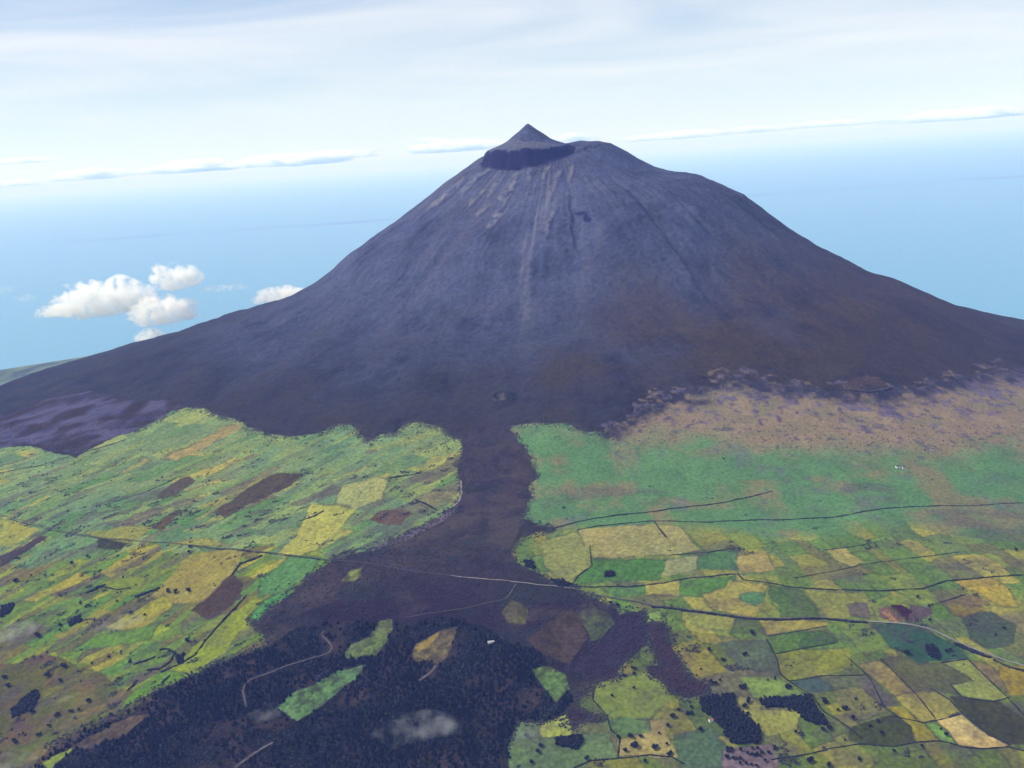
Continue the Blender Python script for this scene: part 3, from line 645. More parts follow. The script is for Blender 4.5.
# hedgerows: each one a rough run of bushes
HEDGES = [
 ([(552,529),(582,521),(628,514),(664,510),(697,506),(727,502),(754,496),(773,491)], 2.6, .9, 'long curving hedge across the smooth green slope, highest on the right'),
 ([(577,530),(620,524),(653,521),(691,522),(732,521),(780,520),(799,519),(826,518),(853,514),(875,510),(908,507),(963,506),(1024,503)], 2.4, .85, 'long straight hedge crossing the whole right plain under the smooth green slope'),
 ([(574,587),(628,587),(664,583),(691,578),(738,574),(743,580),(780,585),(799,588),(834,590),(881,591),(922,589),(946,581),(982,578),(1024,575)], 2.6, .9, 'wavy hedge line above the ochre field and below the teal green field'),
 ([(771,760),(799,756),(834,748),(859,744),(894,747),(919,742),(941,741),(963,747),(982,749),(1009,747),(1024,751)], 2.2, .9, 'hedge along the bottom of the bare sandy field'),
 ([(767,640),(777,659),(780,674),(790,682),(812,695),(823,711),(848,727),(862,738)], 2.2, .85, 'hedge winding downhill past the blue grey field'),
 ([(8,519),(49,530),(82,536),(107,540),(131,541)], 1.7, .6, 'hedge beside the road at the left edge'),
 ([(189,546),(235,550),(280,555),(320,560)], 1.7, .6, 'hedge below the road in the left fields'),
 ([(653,607),(686,611),(727,616),(746,619),(780,620),(823,619),(867,623)], 3.6, .9, 'thick dark hedge along the middle of the long road'),
 ([(955,644),(976,653),(990,658)], 4.5, 1., 'thick dark hedge on the near side of the road end'),
 ([(994,660),(1008,667),(1024,671)], 3.2, .9, 'short hedge at the very end of the road'),
 ([(881,659),(892,670),(913,691),(935,718)], 2.0, .8, 'thin hedge running downhill beside the tan strip field'),
 ([(845,655),(870,678),(885,708),(912,728)], 1.9, .75, 'thin hedge running downhill left of the tan strip field'),
 ([(931,689),(950,700),(962,713),(988,735),(1010,745)], 2.1, .9, 'hedge between the tan yellow field and the dark olive one'),
 ([(892,716),(924,723),(962,714)], 1.9, .8, 'short hedge above the bare sandy field'),
 ([(950,684),(962,697),(993,702),(1010,697)], 2.0, .9, 'hedge under the pale green angular field'),
 ([(942,663),(967,659)], 2.0, .9, 'hedge end between the dark teal and the pale green field'),
 ([(969,660),(985,676),(1007,697),(1024,716)], 2.0, .8, 'thin hedge running downhill from the road end'),
 ([(776,654),(800,649),(837,643)], 1.9, .8, 'short hedge under the darker green field'),
 ([(768,636),(800,631),(827,626)], 1.8, .8, 'short hedge under the thin ochre field'),
 ([(788,681),(821,676),(865,675)], 1.8, .8, 'short hedge under the wide yellow green field'),
 ([(572,586),(578,576),(592,566),(590,550),(590,545)], 2.0, .85, 'hedge at the right of the olive round field'),
 ([(654,521),(660,530),(666,537)], 2.6, 1., 'short dark hedge spur hanging from the long straight hedge'),
 ([(670,555),(700,553),(735,548)], 2.0, .7, 'thin hedge above the teal green field'),
 ([(593,686),(593,700),(607,716),(611,730),(620,737),(618,756)], 2.2, .85, 'hedge winding down beside the lava notch'),
 ([(574,768),(590,761),(625,758),(650,755),(672,757),(684,764)], 2.4, .9, 'curved hedge at the bottom edge right of the forest'),
 ([(823,550),(850,547),(881,541)], 1.8, .7, 'thin hedge above the pale ochre wedge'),
 ([(794,578),(830,572),(860,565),(905,559),(960,552)], 2.0, .75, 'thin hedge crossing the right plain under the pale ochre wedge'),
 ([(940,602),(965,595)], 2.0, .8, 'short hedge under the golden field'),
 ([(162,672),(180,664),(195,655),(206,640),(222,622),(233,610),(246,596)], 3.4, .8, 'long dark hedge along the bright yellow green meadow'),
 ([(232,575),(240,564),(252,560),(262,556)], 4.2, .95, 'thick dark tree hedge above the purple brown moor patch'),
 ([(136,597),(150,592),(160,588)], 4.4, .95, 'thick hedge clump beside the ochre field'),
 ([(160,650),(168,649),(175,653),(170,662),(160,669),(148,670)], 3.4, .95, 'hook shaped hedge beside the forest meadow'),
 ([(135,664),(145,661),(155,657)], 3.6, .95, 'dark hedge left of the hook shaped one'),
 ([(128,690),(133,686),(137,681)], 3.6, .95, 'short dark hedge at the end of the bright green meadow'),
 ([(162,683),(167,678),(170,675)], 3.4, .9, 'short hedge crossing the bright green meadow'),
 ([(104,587),(118,590),(130,588)], 2.8, .85, 'short hedge under the yellow green field on the left plain'),
 ([(87,593),(96,589),(105,585)], 5.0, 1., 'long dark thicket on the left plain'),
 ([(300,521),(315,516),(324,511)], 3.0, .8, 'bushy hedge at the top of the bright hay field'),
 ([(390,478),(405,476),(420,473)], 3.0, .75, 'bushy hedge near the top of the left pasture'),
 ([(415,500),(428,505),(436,510)], 3.4, .8, 'bushes at the green corner beside the lava tongue'),
 ([(105,505),(150,490),(176,478)], 2.0, .5, 'broken thin hedge on the left plateau'),
 ([(0,473),(40,466),(70,456),(100,448),(125,440)], 2.6, .6, 'brown hedge along the foot of the left heath'),
]
def polyw(pts, step):
    W = [at(*p) for p in pts]; out = []
    for a, b in zip(W[:-1], W[1:]):
        L = np.linalg.norm((b - a)[:2]); k = max(1, int(L / step))
        out += [a + (b - a) * q / k for q in range(k)]
    out.append(W[-1]); return np.array(out)
for pts, sz, cov, lab in HEDGES:
    sz = sz * (.72 if sz < 3 else .9)
    W = polyw(pts, sz * .42); W[:, :2] += rng.normal(0, sz * .3, (len(W), 2))
    W[:, 2] = height(W[:, 0], W[:, 1]) + sz * .35
    s = sz * np.clip((.55 + .75 * rng.random((len(W), 1)) ** 1.5) * (1 + .5 * fbm(W[:, :1] / 18, W[:, 1:2] / 18, 2, 79)) * (1 - (1 - cov) * 1.2 * (fbm(W[:, :1] / 25, W[:, 1:2] / 25, 2, 77) > 0)), .38, 2); v, f = blobs(W, np.concatenate([s, s, s * .9], 1), 1, .28)
    tag(mesh_np('hedgerow', v, f, M_HEDGE, True), lab, 'hedge', 'hedgerows between the fields')

# copses: each a block of close trees
COPSES = [
 ([(701,699),(734,695),(735,708),(760,728),(760,744),(732,744),(716,722),(701,711)], 9, 12, 'large dark plantation block in the lower right'),
 ([(760,700),(810,696),(816,708),(829,725),(821,726),(807,722),(790,707),(763,708)], 9, 11, 'hook shaped dark plantation beside the yellow field'),
 ([(605,572),(614,572),(614,577),(605,577)], 7, 9, 'small square dark copse in the deep green field'),
 ([(923,646),(932,645),(939,652),(940,660),(930,657)], 8, 9, 'dark copse in the dark teal field'),
 ([(524,561),(532,560),(537,570),(526,567)], 8, 8, 'small dark copse at the left of the olive round field'),
 ([(551,580),(562,580),(572,585),(560,588)], 8, 8, 'dark copse where the road leaves the lava'),
 ([(10,712),(22,700),(36,690),(41,696),(30,712),(12,718)], 9, 9, 'dark wood patch in the brown grazing at lower left'),
 ([(0,607),(14,604),(12,612),(0,618)], 9, 10, 'dark copse at the left edge'),
 ([(68,622),(80,616),(82,622),(70,626)], 9, 8, 'round copse under the yellow fields on the left'),
 ([(176,656),(184,654),(183,664),(177,664)], 8, 8, 'oval copse in the forest meadow'),
 ([(556,737),(582,735),(584,746),(575,750),(556,745)], 8, 9, 'dark copse below the bright lemon field'),
]
for P_, st, hh, lab in COPSES:
    st *= .68; W, _, _ = scatter(P_, st); n = len(W)
    if n < 3: continue
    s = st * (.5 + .35 * rng.random((n, 1))); h_ = hh * (.35 + .25 * rng.random((n, 1)))
    W[:, 2] += h_[:, 0] * .9
    v, f = blobs(W, np.concatenate([s, s, h_], 1), 1, .3)
    tag(mesh_np('copse', v, f, M_TREE, True), lab, 'copse', 'copses between the fields')

# single trees: crown of leaf clumps on a tapered trunk with limbs
def tree_proto(k):
    r = np.random.default_rng(50 + k); n = 26
    d = r.normal(size=(n, 3)); d /= np.linalg.norm(d, axis=1, keepdims=True); d *= (r.random((n, 1)) ** .4)
    c = d * np.array([4.2, 4.2, 3.2]) * (.85 + .3 * r.random()) + [0, 0, 6.2]
    s = 1.5 + .9 * r.random((n, 1)); v, f = blobs(c, np.concatenate([s, s, s * .8], 1), 1, .32)
    me = bpy.data.meshes.new('crown'); me.from_pydata(v.tolist(), [], f.tolist()); me.materials.append(M_TREE)
    bars = [((0, 0, -1), (.1, .05, 4.2), .42, .26)] + [((0, 0, 2.4 + .4 * q), tuple(c[q] * [.6, .6, .9]), .2, .08) for q in range(4)]
    tv, tf = [], []
    for a, b, r0, r1 in bars:
        o0 = len(tv)
        for p, rr_ in ((a, r0), (b, r1)):
            for q in range(6): tv.append((p[0] + rr_ * math.cos(q * 1.047), p[1] + rr_ * math.sin(q * 1.047), p[2]))
        for q in range(6): tf.append((o0 + q, o0 + (q + 1) % 6, o0 + 6 + (q + 1) % 6, o0 + 6 + q))
    mt = bpy.data.meshes.new('trunk'); mt.from_pydata(tv, [], tf); mt.materials.append(M_TRUNK)
    return me, mt
PROTO = [tree_proto(k) for k in range(5)]
def tree(W, sc, label, group):
    me, mt = random.choice(PROTO)
    t = bpy.data.objects.new('tree', None); COL.objects.link(t); t.location = W; t.rotation_euler.z = random.random() * 6.28
    t.scale = (sc * random.uniform(.85, 1.2), sc * random.uniform(.85, 1.2), sc)
    for nm, d in (('crown', me), ('trunk', mt)):
        o = bpy.data.objects.new(nm, d); COL.objects.link(o); o.parent = t
    tag(t, label, 'tree', group)
# (u, v, trees in the clump, size)
CL = [(631,737,2,1.),(641,738,2,1.1),(634,747,3,1.2),(625,751,2,1.),(656,748,2,1.1),(671,755,2,1.),(667,745,1,1.),(659,734,1,.9),(674,717,2,1.1),(680,711,2,1.),(689,715,2,1.),
 (668,727,1,.9),(702,730,2,1.1),(711,682,1,1.),(716,684,2,1.),(720,681,1,.8),(743,689,3,1.1),(747,703,3,1.2),(746,707,2,1.1),(724,662,2,1.),(709,651,2,1.),(745,656,2,1.1),
 (753,634,3,1.2),(634,670,2,1.1),(634,675,1,1.),(623,677,2,.9),(612,697,1,.9),(634,689,1,.8),(526,738,2,1.1),(541,747,2,1.),(538,753,1,1.),(533,762,2,1.),(618,738,1,.9),
 (691,708,1,.9),(701,670,1,.8),(775,678,1,.8),(645,762,1,1.),(587,760,1,1.),(826,703,3,1.3),(845,710,3,1.1),(838,711,1,.9),(856,700,1,.9),(853,719,1,1.),(788,689,3,1.1),
 (775,680,1,.8),(768,681,1,.7),(748,715,1,.9),(789,711,1,1.),(822,730,2,1.),(831,729,2,1.),(796,733,1,.8),(845,741,1,.8),(810,763,3,1.3),(829,766,2,1.1),(878,722,1,.9),
 (870,727,1,.9),(883,733,2,.9),(894,752,1,.9),(859,760,2,1.),(922,747,1,1.),(941,730,1,.9),(946,736,1,1.),(908,653,2,1.2),(948,651,2,1.1),(996,636,1,.9),(1004,629,1,.9),
 (918,598,1,.8),(931,607,2,.9),(930,621,1,.9),(1016,551,2,1.),(61,626,2,1.),(60,631,1,1.),(76,620,1,.9),(47,653,1,.8),(64,668,3,1.2),(48,676,3,1.3),(61,682,2,1.),(4,678,2,1.1),
 (9,686,2,1.1),(33,712,2,1.1),(58,716,3,1.),(72,712,2,.9),(79,711,1,.9),(49,727,1,1.),(39,735,2,1.),(15,743,3,1.2),(129,663,2,.9),(189,643,2,1.1),(92,664,1,.8),(109,658,1,.8),
 (117,602,1,.8),(86,608,1,.9),(131,614,1,1.),(145,616,1,.9),(38,637,4,1.3),(90,701,3,1.),(112,715,2,.8),(170,592,2,1.),(176,593,2,1.2),(188,592,3,1.1),(190,548,1,.9),(189,553,1,.9),(17,560,2,1.),
 (14,583,2,1.2),(73,563,2,.9),(88,558,2,.9),(31,576,1,.8),(45,576,1,.8),(80,604,2,1.),(88,607,2,1.),(123,578,1,.8),(611,604,1,.8),(618,606,1,.8)]
for q in range(26):                      # lilac field full of trees
    u, v = 724 + 52 * random.random(), 748 + 20 * random.random(); CL.append((u, v, 1, .9))
def zone(u, v):
    for P_, c, lab in FIELDS:
        if len(pip(P_, np.array([u]), np.array([v]))): return 'on ' + ' '.join(lab.split()[:5 if lab.split()[4] not in STOP else 4])
    if u < 400: return 'in the lower left grazing' if v > 640 else 'on the left plain'
    if u < 600: return 'beside the lava forest'
    return 'on the bottom right plain' if v > 700 else 'on the middle right plain'
STOP = {'at', 'the', 'of', 'under', 'with', 'beside', 'by', 'in', 'on', 'a', 'below', 'above', 'and', 'between', 'dotted', 'full', 'right', 'against', 'running'}
byz = {}
for c in CL: byz.setdefault(zone(c[0], c[1]), []).append(c)
ORD = ['leftmost', 'second from the left', 'third from the left', 'fourth from the left', 'fifth from the left', 'sixth from the left', 'seventh from the left', 'eighth from the left', 'ninth from the left', 'tenth from the left']
for z_, cl in byz.items():
    cl.sort(); m_ = len(cl)
    for q, (u, v, k, sc) in enumerate(cl):
        if 'lilac' in z_: lab, grp = 'dark round tree among the many on the lilac field at the bottom', 'trees on the lilac field'
        else:
            pos = '' if m_ == 1 else (ORD[q] if q < min(10, (m_ + 1) // 2) else ORD[m_ - 1 - q].replace('left', 'right') if m_ - 1 - q < 10 else ORD[9])
            what = 'lone dark tree' if k == 1 else ('dark pair' if k == 2 else 'dark clump')
            lab = (what if k == 1 else 'tree in a ' + what) + ' ' + z_ + (', ' + pos if pos else '')
            grp = 'trees scattered over the fields'
        for t in range(k):
            uu, vv = u + (random.uniform(-2.2, 2.2) if k > 1 else 0), v + (random.uniform(-1.3, 1.3) if k > 1 else 0)
            tree(at(uu, vv), sc * random.uniform(.75, 1.15), lab, grp)

# ------------------------------------------------------------------ roads and tracks
M_ROAD = plain('worn_asphalt', (.20, .19, .19), .9, .2, .05); M_DIRT = plain('dirt_track', (.075, .064, .064), .95, .3, .05); M_GRAV = plain('pale_gravel', (.20, .17, .165), .95, .25, .05)
def ribbon(name, pts, w, m, lift=.9, **k):
    W = polyw(pts, 7.0)
    if len(W) > 6:
        for _ in range(6): W[1:-1] = (W[:-2] + 2 * W[1:-1] + W[2:]) / 4
    t = np.gradient(W[:, :2], axis=0); t /= np.linalg.norm(t, axis=1, keepdims=True) + 1e-9; nn = np.stack([-t[:, 1], t[:, 0]], 1)
    vs = []
    for k_ in (-1, 0, 1):
        p = W.copy(); p[:, :2] += nn * w / 2 * k_; p[:, 2] = height(p[:, 0], p[:, 1]) + lift; vs.append(p)
    zz = np.max([p[:, 2] for p in vs], axis=0)
    for p in vs: p[:, 2] = zz
    v = np.concatenate(vs); n = len(W)
    f = [(q, q + 1, n + q + 1, n + q) for q in range(n - 1)] + [(n + q, n + q + 1, 2 * n + q + 1, 2 * n + q) for q in range(n - 1)]
    return tag(mesh_np(name, v, f, m, True), kind='structure', **k)
ribbon('road', [(867,622),(890,623),(908,624.5),(933,630),(955,641),(976,650),(1001,659),(1024,666),(1060,676)], 6.5, M_ROAD, 1.3)
ribbon('road', [(574,589),(609,598),(637,602),(653,606),(686,610),(727,615),(746,618),(780,619),(823,618),(867,622)], 6, M_DIRT, 1.2)
ribbon('road', [(-30,508),(8,517),(49,528),(82,535),(107,539),(131,540),(153,542.5),(189,545),(235,549),(280,554),(320,559),(350,562),(378,565),(399,569),(425,573),(451,576)], 3.6, M_DIRT, 1.2)
ribbon('road', [(451,576),(480,579),(512,582),(536,585),(574,589)], 5, M_GRAV, 1.2)
for t, w in TRACKS: ribbon('track', t, w, M_DIRT, 1.0)
ribbon('track', [(461,481),(461.5,492),(460,500),(452,508)], 5, M_GRAV)
ribbon('track', [(845,386),(855,391),(870,393),(884,390),(893,387)], 8, M_DIRT)

# ------------------------------------------------------------------ farm buildings
M_WHITE = plain('white_render', (.75, .73, .70), .8, .05); M_ROOF = plain('dark_tiles', (.07, .055, .06), .8, .2); M_GREY = plain('pale_sheeting', (.35, .35, .37), .7, .1); M_RED = plain('clay_tiles', (.26, .11, .08), .8, .2); M_OPEN = plain('dark_glass', (.02, .02, .03), .3, .1)
def box(v, f, x0, x1, y0, y1, z0, z1):
    o = len(v); v += [(x, y, z) for z in (z0, z1) for x, y in ((x0, y0), (x1, y0), (x1, y1), (x0, y1))]
    f += [tuple(o + q for q in t) for t in ((0,3,2,1),(4,5,6,7),(0,1,5,4),(1,2,6,5),(2,3,7,6),(3,0,4,7))]
def bmesh_obj(name, v, f, m, parent):
    me = bpy.data.meshes.new(name); me.from_pydata(v, [], f); me.materials.append(m); o = bpy.data.objects.new(name, me); COL.objects.link(o); o.parent = parent; return o
def house(u, v, L, Wd, h, rz, roof, name, label, cat):
    p = at(u, v); t = bpy.data.objects.new(name, None); COL.objects.link(t); t.location = p; t.rotation_euler.z = rz; tag(t, label, cat)
    vs, fs = [], []; box(vs, fs, -L / 2, L / 2, -Wd / 2, Wd / 2, -2, h)
    o = len(vs); vs += [(-L/2, 0, h + Wd * .3), (L/2, 0, h + Wd * .3)]; fs += [(4, 7, o), (5, o + 1, 6)]
    bmesh_obj('wall', vs, fs, M_WHITE, t)
    e = .5; hr = h + Wd * .3 + .15; he = h - e * .5
    rv = [(-L/2-e, -Wd/2-e, he), (L/2+e, -Wd/2-e, he), (L/2+e, 0, hr), (-L/2-e, 0, hr), (L/2+e, Wd/2+e, he), (-L/2-e, Wd/2+e, he)]
    rv += [(x, y, z + .3) for x, y, z in rv]
    rf = [(0,1,2,3),(3,2,4,5),(6,9,8,7),(9,11,10,8),(0,6,7,1),(5,4,10,11),(0,3,9,6),(3,5,11,9),(1,7,8,2),(2,8,10,4)]
    bmesh_obj('roof', rv, rf, roof, t)
    dv, df = [], []; box(dv, df, -.7, .7, -Wd / 2 - .12, -Wd / 2 + .1, 0, 2.2); bmesh_obj('door', dv, df, M_OPEN, t)
    for q in range(max(2, int(L / 5))):
        x = -L / 2 + (q + .5) * L / max(2, int(L / 5))
        if abs(x) < 1.6: continue
        wv, wf = [], []; box(wv, wf, x - .6, x + .6, -Wd / 2 - .1, -Wd / 2 + .1, 1.0, 2.2); bmesh_obj('window', wv, wf, M_OPEN, t)
house(898, 467.5, 16, 9, 4.5, .2, M_ROOF, 'farmhouse', 'white farmhouse with dark roof on the smooth green slope at right', 'farmhouse')
house(904, 468, 13, 8, 3.5, .2, M_ROOF, 'barn', 'low barn with a dark roof beside the white farmhouse', 'barn')
house(932.5, 450, 14, 9, 4, -.2, M_ROOF, 'barn', 'small dark roofed barn above the white farmhouse', 'barn')
house(491, 643, 18, 9, 4, .1, M_GREY, 'farmhouse', 'pale house in a gap of the dark lava forest', 'house')
house(711, 721, 11, 8, 4, .3, M_RED, 'farmhouse', 'small pale house beside the large dark plantation block', 'house')

# ------------------------------------------------------------------ clouds: closed lumpy bodies of thin white vapour
def cloud_mat(name, dens, sc, lo, hi, c=(1, 1, 1), aniso=.3):
    m = bpy.data.materials.new(name); m.use_nodes = True; nt = m.node_tree; nt.nodes.clear()
    o = nt.nodes.new('ShaderNodeOutputMaterial'); p = nt.nodes.new('ShaderNodeVolumePrincipled')
    p.inputs['Color'].default_value = (*c, 1); p.inputs['Absorption Color'].default_value = (1, 1, 1, 1); p.inputs['Anisotropy'].default_value = aniso
    tc = nt.nodes.new('ShaderNodeTexCoord'); nz = nt.nodes.new('ShaderNodeTexNoise'); nz.inputs['Scale'].default_value = sc; nz.inputs['Detail'].default_value = 6; nz.inputs['Roughness'].default_value = .6
    mr = nt.nodes.new('ShaderNodeMapRange'); mr.interpolation_type = 'SMOOTHSTEP'; mr.inputs['From Min'].default_value = lo; mr.inputs['From Max'].default_value = hi; mr.inputs['To Min'].default_value = 0; mr.inputs['To Max'].default_value = dens
    nt.links.new(tc.outputs['Object'], nz.inputs['Vector']); nt.links.new(nz.outputs['Fac'], mr.inputs['Value']); nt.links.new(mr.outputs['Result'], p.inputs['Density'])
    nt.links.new(p.outputs['Volume'], o.inputs['Volume']); return m
def lump(spheres, sub, rough, seed, flat=None):
    """star-shaped union of spheres (dx,dy,dz,r): one closed skin"""
    v, f = ICO[sub]; r = np.zeros(len(v))
    for (a, b, c, s) in spheres:
        p = np.array([a, b, c]); q = v @ p; disc = q * q - (p @ p) + s * s
        r = np.maximum(r, np.where(disc > 0, q + np.sqrt(np.maximum(disc, 0)), 0))
    r = np.maximum(r, .25 * max(s[3] for s in spheres))
    k = 3.1 / max(s[3] for s in spheres)
    w = v * r[:, None]
    n_ = fbm(w[:, 0] * k + w[:, 2] * k * .6, w[:, 1] * k - w[:, 2] * k * .7, 4, seed)
    return v * (r * (1 + rough * n_))[:, None], f
def cloud(u, v, dist_, wpx, hpx, m, label, seed, sub=4, n=9, depth=.6, rough=.35, group=None, tilt=0.):
    d = ray(u, v); k = dist_ / d[1] if dist_ > 0 else 1
    p = np.array([d[0] * k, d[1] * k, HC + d[2] * k]); pm = dist_ / F
    r = np.random.default_rng(seed); sw, sh = wpx * pm / 2, hpx * pm / 2
    sp_ = [(0, 0, 0, sh * .8)]
    for q in range(n):
        x = r.uniform(-1, 1) * (sw - sh * .6); s = sh * r.uniform(.4, 1.) * (1 - .5 * abs(x) / sw)
        sp_.append((x * .98, r.uniform(-.4, .4) * sw * depth, (s - sh) * .5 + r.uniform(0, .35) * sh, s))
    # squeeze the long axis so that the star-shaped skin reaches the ends
    ax = sw / max(sh, 1e-6)
    sp2 = [(a / ax, b / ax, c, s) for a, b, c, s in sp_]
    vv, f = lump([(a * .9, b * .9, c, s) for a, b, c, s in sp2], sub, rough, seed)
    vv = vv * np.array([ax, max(1., ax * depth), 1]); vv[:, 2] = np.where(vv[:, 2] < -.45 * sh, -.45 * sh + (vv[:, 2] + .45 * sh) * .35, vv[:, 2])
    o = mesh_np('cloud', vv, f, m, True); o.location = p; o.rotation_euler = (0, tilt, math.atan2(-d[0], d[1]))
    return tag(o, label, 'cloud', group)
M_CU = cloud_mat('cumulus_vapour', .024, .012, .42, .60, (1, .97, .91))
M_BAND = cloud_mat('far_cloud_vapour', .012, .0022, .36, .52, (1, .98, .95), .35)
M_MIST = cloud_mat('thin_mist', .006, .02, .42, .68)
GB = 'clouds in the band along the horizon'
BAND = [(85,176,76,11,'long flat cloud low in the band near the left edge'),(187,168,88,12,'ragged cloud in the band left of the longest one'),(300,160,110,13,'longest cloud of the band left of the mountain'),
 (20,161,68,7,'thin cloud at the left edge above the long flat one'),(12,184,40,6,'small faint cloud under the long flat one at the left edge'),(462,147,88,11,'cloud just left of the summit peak'),
 (568,139,46,7,'small cloud peeping just right of the summit peak'),(675,136,84,8,'flat cloud above the right crater shoulder'),(752,130,78,7,'thin cloud right of the crater shoulder'),(830,124,92,7,'long thin cloud above the right flank'),
 (966,116,110,10,'brightest cloud at the right end of the band'),(428,140,24,4,'tiny cloud left of the summit cloud')]
for q, (u, v, w, h, lab) in enumerate(BAND):
    cloud(u, v, 45000, w, h * 1.25, M_BAND, lab, 300 + q, 4, 14, .3, .5, GB)
GC = 'cumulus clouds over the sea at left'
cloud(104, 302, 9600, 80, 44, M_CU, 'largest white cumulus over the sea at left', 341, 5, 12, .6, .4, GC)
cloud(174, 280, 9700, 44, 33, M_CU, 'round cumulus at the top right of the left cloud cluster', 342, 5, 7, .7, .4, GC)
cloud(166, 311, 9500, 60, 42, M_CU, 'loose cumulus low at the right of the left cloud cluster', 343, 5, 10, .6, .5, GC)
cloud(148, 336, 9300, 30, 20, M_CU, 'small cloud touching the left mountain flank', 344, 4, 6, .6, .4, GC)
cloud(58, 311, 9700, 46, 18, M_CU, 'flat cumulus at the left end of the cluster', 345, 4, 8, .6, .4, GC)
cloud(282, 297, 9000, 56, 18, M_CU, 'white cloud rising behind the left flank', 346, 4, 8, .6, .4, GC)
cloud(222, 289, 9800, 40, 10, M_MIST, 'faint wisp right of the left cloud cluster', 347, 4, 8, .6, .5, GC)
cloud(27, 298, 9800, 22, 10, M_MIST, 'tiny faint cloud left of the cumulus cluster', 348, 4, 5, .6, .4, GC)
cloud(2, 290, 9800, 20, 12, M_MIST, 'faint cloud cut by the left edge', 349, 4, 5, .6, .4, GC)
GM = 'wisps of mist low over the ground'
for q, (u, v, w, h, lift, lab) in enumerate([(8,633,46,22,60,'wisp of mist over the left edge of the plain'),(118,624,44,15,50,'wisp of mist over the yellow field'),(64,697,34,9,40,'small wisp of mist over the brown grazing'),
  (6,763,50,22,70,'bluish mist in the bottom left corner'),(420,728,84,30,70,'large wisp of mist over the dark forest'),(268,712,40,24,50,'wisp of mist at the left end of the long green clearing'),(528,732,40,22,45,'thin wisp of mist beside the bright lemon field')]):
    g_ = at(u, v); dd = g_[1] - lift * 2.2
    cloud(u, v, dd, w, h, M_MIST, lab, 360 + q, 4, 8, .7, .6, GM)

# ------------------------------------------------------------------ air
hz = bpy.data.materials.new('haze'); hz.use_nodes = True; nt = hz.node_tree; nt.nodes.clear()
o_ = nt.nodes.new('ShaderNodeOutputMaterial'); pv = nt.nodes.new('ShaderNodeVolumePrincipled')
pv.inputs['Density'].default_value = 2.7e-5; pv.inputs['Color'].default_value = (.26, .38, 1, 1); pv.inputs['Absorption Color'].default_value = (1, 1, 1, 1); pv.inputs['Anisotropy'].default_value = 0
nt.links.new(pv.outputs['Volume'], o_.inputs['Volume'])
hv, hf = [], []; box(hv, hf, -505000, 505000, -505000, 505000, -320, 3300)
me = bpy.data.meshes.new('haze'); me.from_pydata(hv, [], hf); me.materials.append(hz); ho = bpy.data.objects.new('haze', me); COL.objects.link(ho); tag(ho, 'thin blue haze filling the air', 'haze', None, 'stuff')

# ------------------------------------------------------------------ sky, sun, camera
SUN = np.array([-.64, .04, .766]); SUN /= np.linalg.norm(SUN)
el = math.asin(SUN[2]); az = math.atan2(SUN[0], SUN[1])
w = bpy.data.worlds.new('World'); scene.world = w; w.use_nodes = True; nt = w.node_tree; bg = nt.nodes['Background']
sk = nt.nodes.new('ShaderNodeTexSky'); sk.sky_type = 'NISHITA'; sk.sun_disc = False; sk.sun_elevation = el; sk.sun_rotation = az; sk.altitude = 2600; sk.air_density = 1.0; sk.dust_density = .2; sk.ozone_density = .8
tc = nt.nodes.new('ShaderNodeTexCoord'); mp = nt.nodes.new('ShaderNodeMapping'); mp.inputs['Rotation'].default_value = (0, math.radians(-7), math.radians(12)); mp.inputs['Scale'].default_value = (1.8, 1.8, 16)
nz = nt.nodes.new('ShaderNodeTexNoise'); nz.inputs['Scale'].default_value = 1.4; nz.inputs['Detail'].default_value = 7; nz.inputs['Distortion'].default_value = .6
rp = nt.nodes.new('ShaderNodeMapRange'); rp.inputs['From Min'].default_value = .3; rp.inputs['From Max'].default_value = .75; rp.inputs['To Min'].default_value = .16; rp.inputs['To Max'].default_value = .78
sx = nt.nodes.new('ShaderNodeSeparateXYZ'); nt.links.new(tc.outputs['Generated'], sx.inputs[0])     # the high veil of cirrus ends a little above the horizon
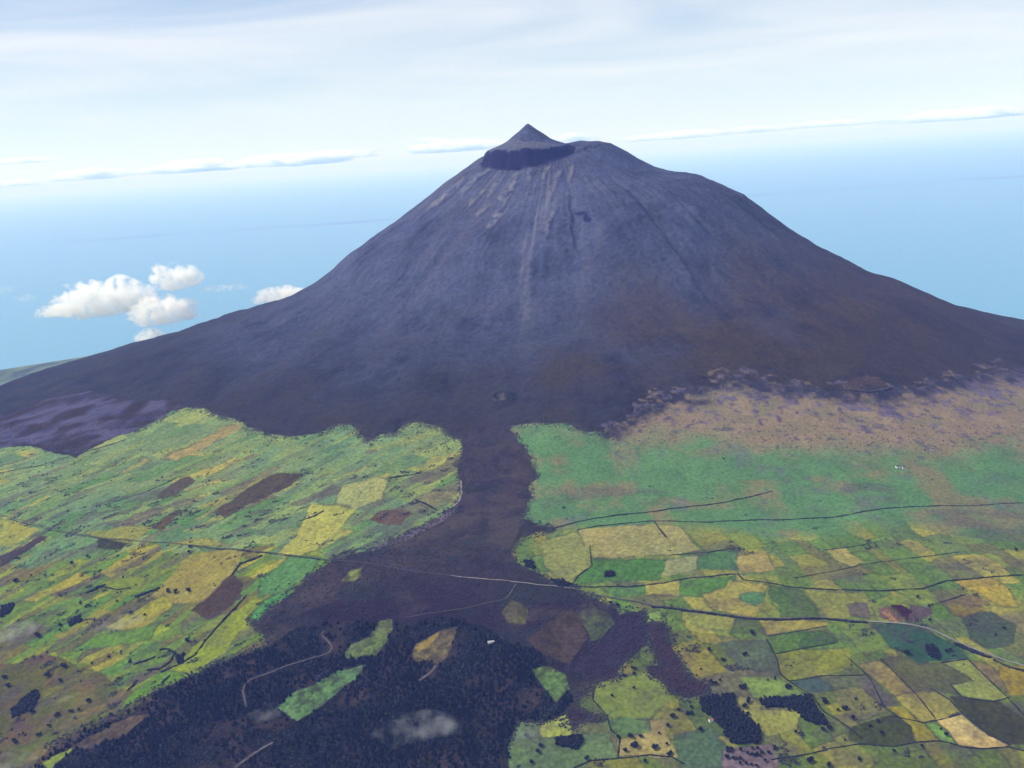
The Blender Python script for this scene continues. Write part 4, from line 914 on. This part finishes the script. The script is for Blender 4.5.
el_ = nt.nodes.new('ShaderNodeMapRange'); el_.interpolation_type = 'SMOOTHSTEP'; el_.inputs['From Min'].default_value = .005; el_.inputs['From Max'].default_value = .06; nt.links.new(sx.outputs['Z'], el_.inputs['Value'])
cv = nt.nodes.new('ShaderNodeMath'); cv.operation = 'MULTIPLY'; nt.links.new(rp.outputs[0], cv.inputs[0]); nt.links.new(el_.outputs[0], cv.inputs[1])
mx = nt.nodes.new('ShaderNodeMix'); mx.data_type = 'RGBA'; mx.inputs[7].default_value = (8.0, 8.0, 8.05, 1)
nt.links.new(tc.outputs['Generated'], mp.inputs['Vector']); nt.links.new(mp.outputs['Vector'], nz.inputs['Vector']); nt.links.new(nz.outputs['Fac'], rp.inputs['Value'])
nt.links.new(cv.outputs[0], mx.inputs[0]); nt.links.new(sk.outputs['Color'], mx.inputs[6]); nt.links.new(mx.outputs[2], bg.inputs['Color']); bg.inputs['Strength'].default_value = .128
sl = bpy.data.lights.new('sun', 'SUN'); sl.energy = 5.0; sl.angle = math.radians(.5); sl.color = (1, .95, .87)
so = bpy.data.objects.new('sun', sl); COL.objects.link(so)
from mathutils import Vector, Matrix
so.rotation_euler = Vector(-SUN).to_track_quat('-Z', 'Y').to_euler()
cd = bpy.data.cameras.new('camera'); cd.sensor_width = 36; cd.lens = F / 1024 * 36; cd.clip_start = 1; cd.clip_end = 2000000
co = bpy.data.objects.new('camera', cd); COL.objects.link(co)
co.matrix_world = Matrix(((RGT[0], UPV[0], -FWD[0], CAM[0]), (RGT[1], UPV[1], -FWD[1], CAM[1]), (RGT[2], UPV[2], -FWD[2], CAM[2]), (0, 0, 0, 1)))
scene.camera = co
scene.view_settings.view_transform = 'Standard'; scene.view_settings.look = 'None'; scene.view_settings.exposure = 0.05; scene.view_settings.gamma = 1
c = scene.cycles; c.use_denoising = True; c.denoiser = 'OPENIMAGEDENOISE'; c.volume_bounces = 64; c.max_bounces = 64; c.volume_max_steps = 256; c.use_adaptive_sampling = True; c.adaptive_threshold = .01
print('script', round(time.time() - T0, 1))
